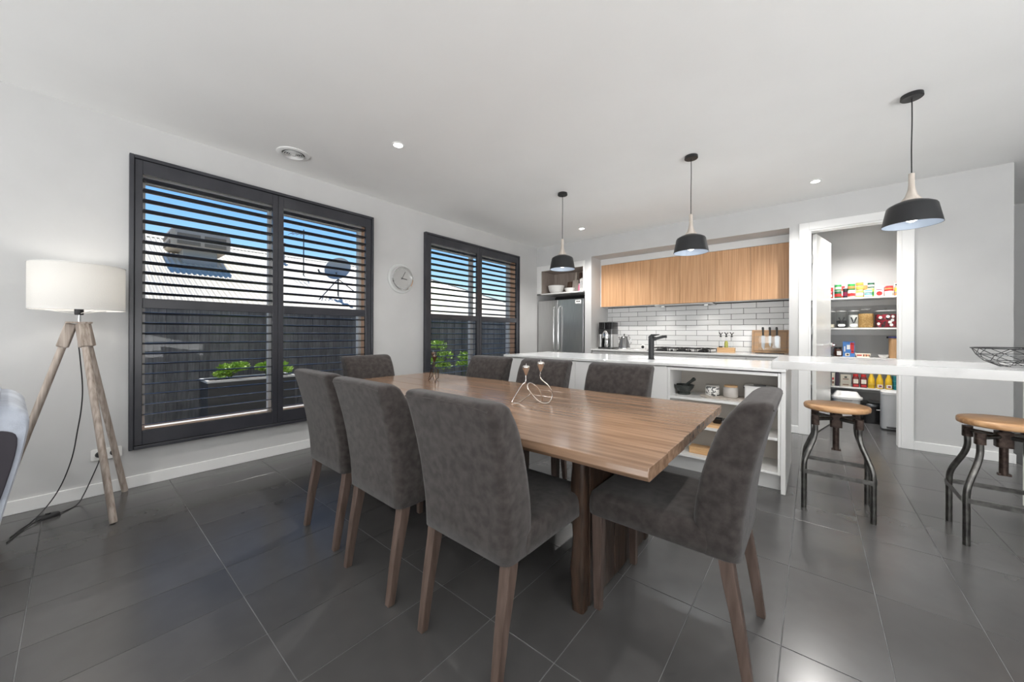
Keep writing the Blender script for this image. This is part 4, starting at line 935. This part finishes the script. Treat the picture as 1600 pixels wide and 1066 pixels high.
# linen that lets some light through
ls = bpy.data.materials.new('lamp_linen'); ls.use_nodes = True; t_ = ls.node_tree
pb = t_.nodes['Principled BSDF']; pb.inputs['Base Color'].default_value = (.78, .77, .75, 1); pb.inputs['Roughness'].default_value = .9
tl = N(ls, 'ShaderNodeBsdfTranslucent'); tl.inputs[0].default_value = (.8, .79, .76, 1); mx = N(ls, 'ShaderNodeMixShader'); mx.inputs[0].default_value = .35
wv = N(ls, 'ShaderNodeTexNoise'); wv.inputs['Scale'].default_value = 160; tc = N(ls, 'ShaderNodeTexCoord'); L(ls, tc.outputs['Object'], wv.inputs['Vector']); bp = N(ls, 'ShaderNodeBump'); bp.inputs['Strength'].default_value = .3; bp.inputs['Distance'].default_value = .004
L(ls, wv.outputs[0], bp.inputs['Height']); L(ls, bp.outputs[0], pb.inputs['Normal'])
L(ls, pb.outputs[0], mx.inputs[1]); L(ls, tl.outputs[0], mx.inputs[2]); L(ls, mx.outputs[0], t_.nodes['Material Output'].inputs[0])
obj('lamp_shade', bm, ls, lp, smooth=True, ang=40)
for zz_ in (1.286, 1.561): bm = B(); tube(bm, [Vector((.200*math.cos(2*PI*k/48), .200*math.sin(2*PI*k/48), zz_)) for k in range(48)], .0028, 6, closed=True); obj('shade_ring', bm, white_m, lp)
bm = B()
for k in range(3): tube(bm, [(0, 0, 1.262), (.198*math.cos(2*PI*k/3+.4), .198*math.sin(2*PI*k/3+.4), 1.290)], .002, 6)
obj('shade_spider', bm, white_m, lp)
l = bpy.data.lights.new('lamp_glow', 'POINT'); l.energy = 2.2; l.shadow_soft_size = .04; l.color = (1, .96, .9)
o = bpy.data.objects.new('lamp_glow', l); COL.objects.link(o); o.parent = lp; o.location = (0, 0, 1.45)
cord = [(-3.543, .012, 1.085), (-3.535, .02, .98), (-3.54, .03, .80), (-3.55, .025, .66), (-3.58, .01, .52), (-3.60, -.01, .36), (-3.62, -.05, .20), (-3.66, -.10, .08), (-3.62, -.16, .008), (-3.52, -.20, .005), (-3.42, -.23, .005)]
tag(obj('power_cord', tube(B(), smoothpts(cord), .0032, 6), black_m, smooth=True), 'black cord hanging from the tripod lamp to the floor', 'cord')
fsw = thing('foot_switch', 'black cord switch on the floor behind the lamp leg', 'switch', (-3.63, -.105, 0), .3)
obj('body', loft(B(), [rrect(0, 0, .0005, .05, .10, .02), rrect(0, 0, .018, .048, .095, .02), rrect(0, 0, .024, .036, .08, .018)]), black_m, fsw, smooth=True, ang=50)
obj('button', lathe(B(), [(.012, .0245), (.011, .030), (.001, .031)], 14), gblack_m, fsw, smooth=True)
cord = [(-3.845, .115, .268), (-3.82, .10, .22), (-3.81, .07, .13), (-3.79, .04, .05), (-3.74, .01, .006), (-3.66, -.05, .005), (-3.60, -.13, .012), (-3.50, -.19, .004), (-3.36, -.235, .004)]
tag(obj('power_cord', tube(B(), smoothpts(cord), .0032, 6), black_m, smooth=True), 'black cord running from the wall socket along the floor to the switch', 'cord')
so = thing('wall_socket', 'white double wall socket low on the wall behind the lamp', 'socket', (XL+.0005, .145, .285))
obj('plate', loft(B(), [[Vector((x, p.x, p.y)) for p in rrect(0, 0, 0, .15, .08, .012)] for x in (0, .009)]), white_m, so, bevel=.002)
for dy in (-.035, .035):
    bm = B(); lathe(bm, [(.021, .0095), (.021, .011), (.017, .0112), (.001, .0095)], 20); rotate(bm, 'Y', PI/2); move(bm, (0, dy, 0)); obj('outlet', bm, dsteel_m, so)
obj('plug', loft(B(), [[Vector((x, p.x-.035, p.y)) for p in rrect(0, 0, 0, .03, .03, .012)] for x in (.0113, .028)]), black_m, so, bevel=.003)

# ---------------------------------------------------------------- sofa corner
sf = thing('sofa', 'pale blue-grey sofa with a dark end panel at the left edge', 'sofa', (-2.9, -.160, 0), math.radians(4))
sofa_m = noise_mat('pale_blue_velvet', (.42, .46, .54), (.60, .65, .74), 9, rough=.85, bump=.2, bscale=200)
MATS['pale_blue_velvet'].node_tree.nodes['Principled BSDF'].inputs['Sheen Weight'].default_value = .4
def prism_x(bm, prof, x0, x1, rnd=.0):
    xs_ = [x0, x0+rnd*.3, x0+rnd, x1-rnd, x1-rnd*.3, x1] if rnd else [x0, x1]
    cy = sum(p[0] for p in prof)/len(prof); cz = sum(p[1] for p in prof)/len(prof); secs = []
    for i, x in enumerate(xs_):
        k = {0: 1-rnd*1.6, 5: 1-rnd*1.6, 1: 1-rnd*.5, 4: 1-rnd*.5}.get(i, 1) if rnd else 1
        secs.append([Vector((x, cy+(p[0]-cy)*k, cz+(p[1]-cz)*k)) for p in prof])
    return loft(bm, secs)
bp_ = [(v.y, v.z) for v in smoothpts([(0, -.13, .10), (0, -.04, .45), (0, .012, .74), (0, -.005, .82), (0, -.06, .85), (0, -.13, .82), (0, -.17, .74), (0, -.26, .45), (0, -.33, .10)], 4, closed=True)]
obj('back_frame', prism_x(B(), bp_, -.40, .36, .04), sofa_m, sf, smooth=True, ang=60)
pp = [(v.y, v.z) for v in smoothpts([(0, -.15, .12), (0, -.062, .45), (0, -.018, .68), (0, -.04, .74), (0, -.11, .74), (0, -.14, .68), (0, -.20, .45), (0, -.29, .12)], 4, closed=True)]
obj('end_panel', prism_x(B(), pp, .3605, .372), base_mat('dark_end_panel', (.035, .03, .04), .5), sf, bevel=.003, label='dark inset end panel')
cu = [(v.y, v.z) for v in smoothpts([(0, -.10, .72), (0, -.06, .84), (0, -.09, .915), (0, -.18, .93), (0, -.28, .89), (0, -.33, .72), (0, -.30, .48), (0, -.21, .48)], 4, closed=True)]
obj('back_cushion', prism_x(B(), cu, -.36, .40, .07), sofa_m, sf, smooth=True, ang=75)
obj('seat_cushion', loft(B(), [rrect(0, -.66, z_, .72-i_, .80-i_, .06) for z_, i_ in ((.26, .03), (.28, 0), (.42, 0), (.45, .03), (.46, .08))]), sofa_m, sf, smooth=True, ang=60)
obj('base', boxes((-.38, .34, -1.06, -.34, .10, .26)), sofa_m, sf, bevel=.01)
for x in (-.34, .30):
    for y in (-1.0, -.2): obj('foot', lathe(B(), [(.02, 0), (.025, .10)], 12, (x, y, 0)), black_m, sf, smooth=True, ang=40)

# ================================================================ OUTSIDE
GZ = -.28
gr = struct('ground', boxes((-40, XL-TH, -30, 45, GZ-.1, GZ)), noise_mat('paving_grey', (.16, .16, .15), (.24, .24, .22), 4, rough=.9, world=True))
ev = thing('eave', 'beige eave soffit and fascia above the shuttered windows', 'eave', (XL-TH, 2.5, 2.47))
obj('soffit', boxes((-.50, -.001, -5.5, 5, .03, .05)), base_mat('beige_soffit', (.42, .38, .30), .7), ev)
obj('fascia', boxes((-.54, -.505, -5.5, 5, .0, .18)), base_mat('beige_fascia', (.36, .33, .26), .6), ev, bevel=.003)
fn = thing('paling_fence', 'dark grey paling fence beyond the windows', 'fence', (-6.0, 4.0, GZ))
pal_m = noise_mat('dark_paling', (.12, .117, .11), (.20, .195, .185), 8, (6, 6, .6), rough=.85, rnd=.22, bump=.2)
FH = 1.47-GZ
pms = [mesh('paling', boxes((-.008, .008, -.0505, .0505, .01, FH-d_))) for d_ in (0, .006, .012)]
k = 0; y = -4.4
while y < 8.4:
    p = obj('paling', pms[k % 3], pal_m, fn); p.location = (random.uniform(-.003, .003)+(.010 if k % 2 else 0), y, 0); y += .104; k += 1
for z_ in (.25, .95, FH-.18): obj('rail', boxes((-.055, -.012, -4.5, 8.4, z_, z_+.07)), pal_m, fn)
for q in range(6): obj('post', boxes((-.13, -.056, -4.4+q*2.35, -4.32+q*2.35, 0, FH-.05)), pal_m, fn)

# neighbouring house with corrugated roof
nh = thing('neighbouring_house', 'neighbouring house with a cream corrugated roof behind the fence', 'house', (-7.0, 4.0, GZ))
roof_m = noise_mat('cream_colorbond', (.62, .565, .44), (.68, .625, .49), 2, rough=.45, world=True)
ex, ez, rx, rz_ = 0, 1.50-GZ, -4.3, 3.29-GZ
HIP = 4.0                                     # local y where the ridge ends and the hip runs down to the eave corner
def corrug(bm, y0, y1, side=1, pitch=.076, amp=.011):
    nrm = Vector((rz_-ez, 0, -(rx-ex))).normalized(); st_ = pitch/6; n_ = int((y1-y0)/st_); rows = [[], []]
    for i in range(n_+1):
        y = y0+i*st_; t = 1 if y <= HIP else max(.002, 1-(y-HIP)/4.3)
        for r_, u_ in ((0, 0), (1, t)):
            p_ = Vector((ex+(rx-ex)*u_, y, ez+(rz_-ez)*u_))+nrm*amp*math.sin(2*PI*i/6)
            if side < 0: p_.x = 2*rx-p_.x
            rows[r_].append(bm.verts.new(p_))
    for i in range(n_): bm.faces.new((rows[0][i], rows[0][i+1], rows[1][i+1], rows[1][i]))
    return bm
obj('roof', corrug(B(), -7.0, 8.29), roof_m, nh, smooth=True, ang=180)
obj('roof', corrug(B(), -7.0, 8.29, -1), roof_m, nh, smooth=True, ang=180)
bm = B(); bm.faces.new([bm.verts.new(p_) for p_ in ((ex, HIP+4.3, ez), (2*rx, HIP+4.3, ez), (rx, HIP, rz_))]); obj('roof', bm, roof_m, nh)
for sx_ in (0, 2*rx): obj('hip_cap', tube(B(), [(rx, HIP, rz_+.0), (sx_, HIP+4.3, ez)], .045, 8), roof_m, nh)
obj('ridge_cap', loft(B(), [[Vector((rx+a_, y_, rz_+b_)) for a_, b_ in ((-.16, -.05), (0, .03), (.16, -.05), (.16, -.065), (0, .015), (-.16, -.065))] for y_ in (-7.0, HIP)]), roof_m, nh)
obj('gutter', boxes((.0, .12, -7.0, 8.3, ez-.13, ez-.02)), roof_m, nh, bevel=.01)
obj('wall', boxes((rx*2+.5, -.6, -6.8, 7.7, 0, ez+.1)), noise_mat('brick_far', (.45, .38, .30), (.52, .44, .36), 6, rough=.9), nh)
nrm = Vector((rz_-ez, 0, -(rx-ex))).normalized()
def on_roof(x, y): return Vector((x, y, 1.50+(-7.0-x)*(3.29-1.50)/4.3))
# evaporative cooler on the roof
p = on_roof(-9.6, 1.58)
ec = thing('evaporative_cooler', 'beige box-shaped cooler standing on the neighbouring roof', 'air conditioner', p)
beige_m = base_mat('cooler_beige', (.52, .44, .35), .6)
sl = (3.29-1.50)/4.3
obj('dropper', loft(B(), [[Vector((x_, y_, (-x_*sl if z_ == 0 else z_)+.0)) for x_, y_ in ((-.26, -.26), (.26, -.26), (.26, .26), (-.26, .26))] for z_ in (0, .26)]), base_mat('cooler_grey', (.32, .33, .33), .5), ec)
obj('body', loft(B(), [rrect(0, 0, z_, w_, w_, .08) for z_, w_ in ((.17, .80), (.21, .90), (.42, .92), (.50, .90), (.54, .82))]), beige_m, ec, smooth=True, ang=40)
dk = base_mat('cooler_slot', (.22, .18, .14), .8)
for z0_ in (.23, .37):
    for s in (-1, 1):
        obj('louvre_slot', boxes((.455, .468, s*.2-.17, s*.2+.17, z0_, z0_+.07)), dk, ec, bevel=.01)
        obj('louvre_slot', boxes((s*.2-.17, s*.2+.17, -.468, -.455, z0_, z0_+.07)), dk, ec, bevel=.01)
# flue, antenna, dish
p = on_roof(-10.6, 3.42)
fl_ = thing('roof_flue', 'short grey flue pipe on the neighbouring roof', 'flue', p)
obj('pipe', lathe(B(), [(.06, -.04), (.06, .42)], 16), base_mat('flue_grey', (.3, .3, .3), .5), fl_, smooth=True, ang=40)
obj('cowl', lathe(B(), [(.09, .40), (.09, .47), (.001, .5)], 16), base_mat('flue_grey', (.3, .3, .3), .5), fl_, smooth=True, ang=40)
p = on_roof(-9.5, 3.53)
an = thing('tv_antenna', 'thin television antenna on the neighbouring roof', 'antenna', p)
obj('mast', tube(B(), [(0, 0, -.02), (0, 0, 1.1)], .014, 8), dsteel_m, an)
bm = B(); tube(bm, [(0, -.3, .95), (0, .2, 1.02)], .008, 6)
for k in range(6): yq = -.28+k*.09; tube(bm, [(-.18, yq, .955+k*.012), (.18, yq, .955+k*.012)], .005, 6)
obj('boom', bm, dsteel_m, an)
p = on_roof(-8.1, 3.72)
ds = thing('satellite_dish', 'grey satellite dish on the neighbouring roof', 'satellite dish', p)
obj('mast', tube(B(), [(0, 0, -.02), (0, 0, .42), (.0, -.05, .52)], .018, 8), dsteel_m, ds)
bm = B(); lathe(bm, [(.001, 0), (.15, .02), (.30, .085), (.302, .08), (.15, .012), (.001, -.008)], 28); 
bmesh.ops.scale(bm, vec=(1, .85, 1), verts=bm.verts); rotate(bm, 'X', math.radians(75)); rotate(bm, 'Z', math.radians(35)); move(bm, (.02, .02, .58)); obj('dish', bm, base_mat('dish_grey', (.45, .45, .43), .5), ds, smooth=True)
bm = B(); tube(bm, [(0, 0, .45), (-.12, -.34, .50)], .009, 6); tube(bm, [(-.12, -.34, .48), (-.13, -.37, .56)], .02, 8); obj('feed_arm', bm, dsteel_m, ds)
bm = B(); tube(bm, [(0, 0, .38), (.35, -.55, -.14)], .012, 6); tube(bm, [(0, 0, .38), (.35, .55, -.14)], .012, 6); obj('brace', bm, dsteel_m, ds)

# planter troughs with leafy plants
leaf_m = noise_mat('fresh_leaf', (.20, .38, .035), (.40, .60, .08), 12, rough=.5, rnd=.1)
def foliage(bm, cx, cy, cz, rx_, ry, rz2, n, rng, s=.05):
    for _ in range(n):
        a = rng.uniform(0, 2*PI); b_ = rng.uniform(-.4, 1); r = rng.uniform(.5, 1)
        c = Vector((cx+rx_*r*math.cos(a)*math.sqrt(max(0, 1-b_*b_)), cy+ry*r*math.sin(a)*math.sqrt(max(0, 1-b_*b_)), cz+rz2*r*b_))
        d = Vector((rng.uniform(-1, 1), rng.uniform(-1, 1), rng.uniform(-.2, .8))).normalized(); w = d.orthogonal().normalized()
        w.rotate(Matrix.Rotation(rng.uniform(0, PI), 3, d)); nn_ = d.cross(w)*.15; q = s*rng.uniform(.7, 1.3)
        v_ = [bm.verts.new(c), bm.verts.new(c+d*q*.5+w*q*.35+nn_*q), bm.verts.new(c+d*q), bm.verts.new(c+d*q*.5-w*q*.35+nn_*q)]
        bm.faces.new(v_)
rng = random.Random(11)
pl = thing('planter_trough', 'dark planter trough with a white rim outside the first window', 'planter', (-5.35, 1.38, GZ))
obj('trough', boxes((-.19, .19, -.44, .44, 0, .86)), base_mat('planter_dark', (.05, .05, .05), .7), pl, bevel=.005)
obj('rim', boxes((-.20, -.17, -.45, .45, .861, .885), (.17, .20, -.45, .45, .861, .885), (-.17, .17, -.45, -.42, .861, .885), (-.17, .17, .42, .45, .861, .885)), base_mat('rim_white', (.6, .6, .58), .5), pl)
obj('soil', boxes((-.168, .168, -.418, .418, .8605, .87)), base_mat('soil', (.03, .02, .015), .9), pl)
def plant(label, loc, cl, stemh, n=130):
    t = thing('leafy_plant', label, 'plant', loc, group='green plants outside the windows')
    bm = B(); 
    for (a_, b_, c_, r_) in cl: tube(bm, [(0, 0, 0), (a_*.5, b_*.5, c_*.5), (a_, b_, c_)], .006, 5)
    obj('stem', bm, base_mat('stem_green', (.12, .16, .05), .7), t)
    bm = B()
    for (a_, b_, c_, r_) in cl: foliage(bm, a_, b_, c_, r_, r_, r_*.7, n, rng)
    o = obj('foliage', bm, leaf_m, t); o['kind'] = 'stuff'
plant('leafy plant at the left of the planter trough', (-5.35, 1.17, GZ+.871), [(0, 0, .10, .11), (.02, .1, .13, .10), (0, -.06, .05, .08)], .1)
plant('leafy plant behind the joint between the first shutters', (-5.35, 1.55, GZ+.871), [(0, 0, .10, .10), (.02, .12, .12, .10), (0, .2, .05, .09)], .1)
plant('taller leafy shrub behind the left half of the second shutters', (-5.3, 4.30, GZ), [(0, -.05, 1.18, .16), (.05, .08, 1.0, .17), (0, -.12, .9, .16), (0, .1, .8, .15)], .5, 150)
plant('leafy shrub behind the middle of the second shutters', (-5.3, 4.95, GZ), [(0, 0, .95, .16), (0, .12, .85, .15), (0, -.10, .80, .15)], .5, 150)
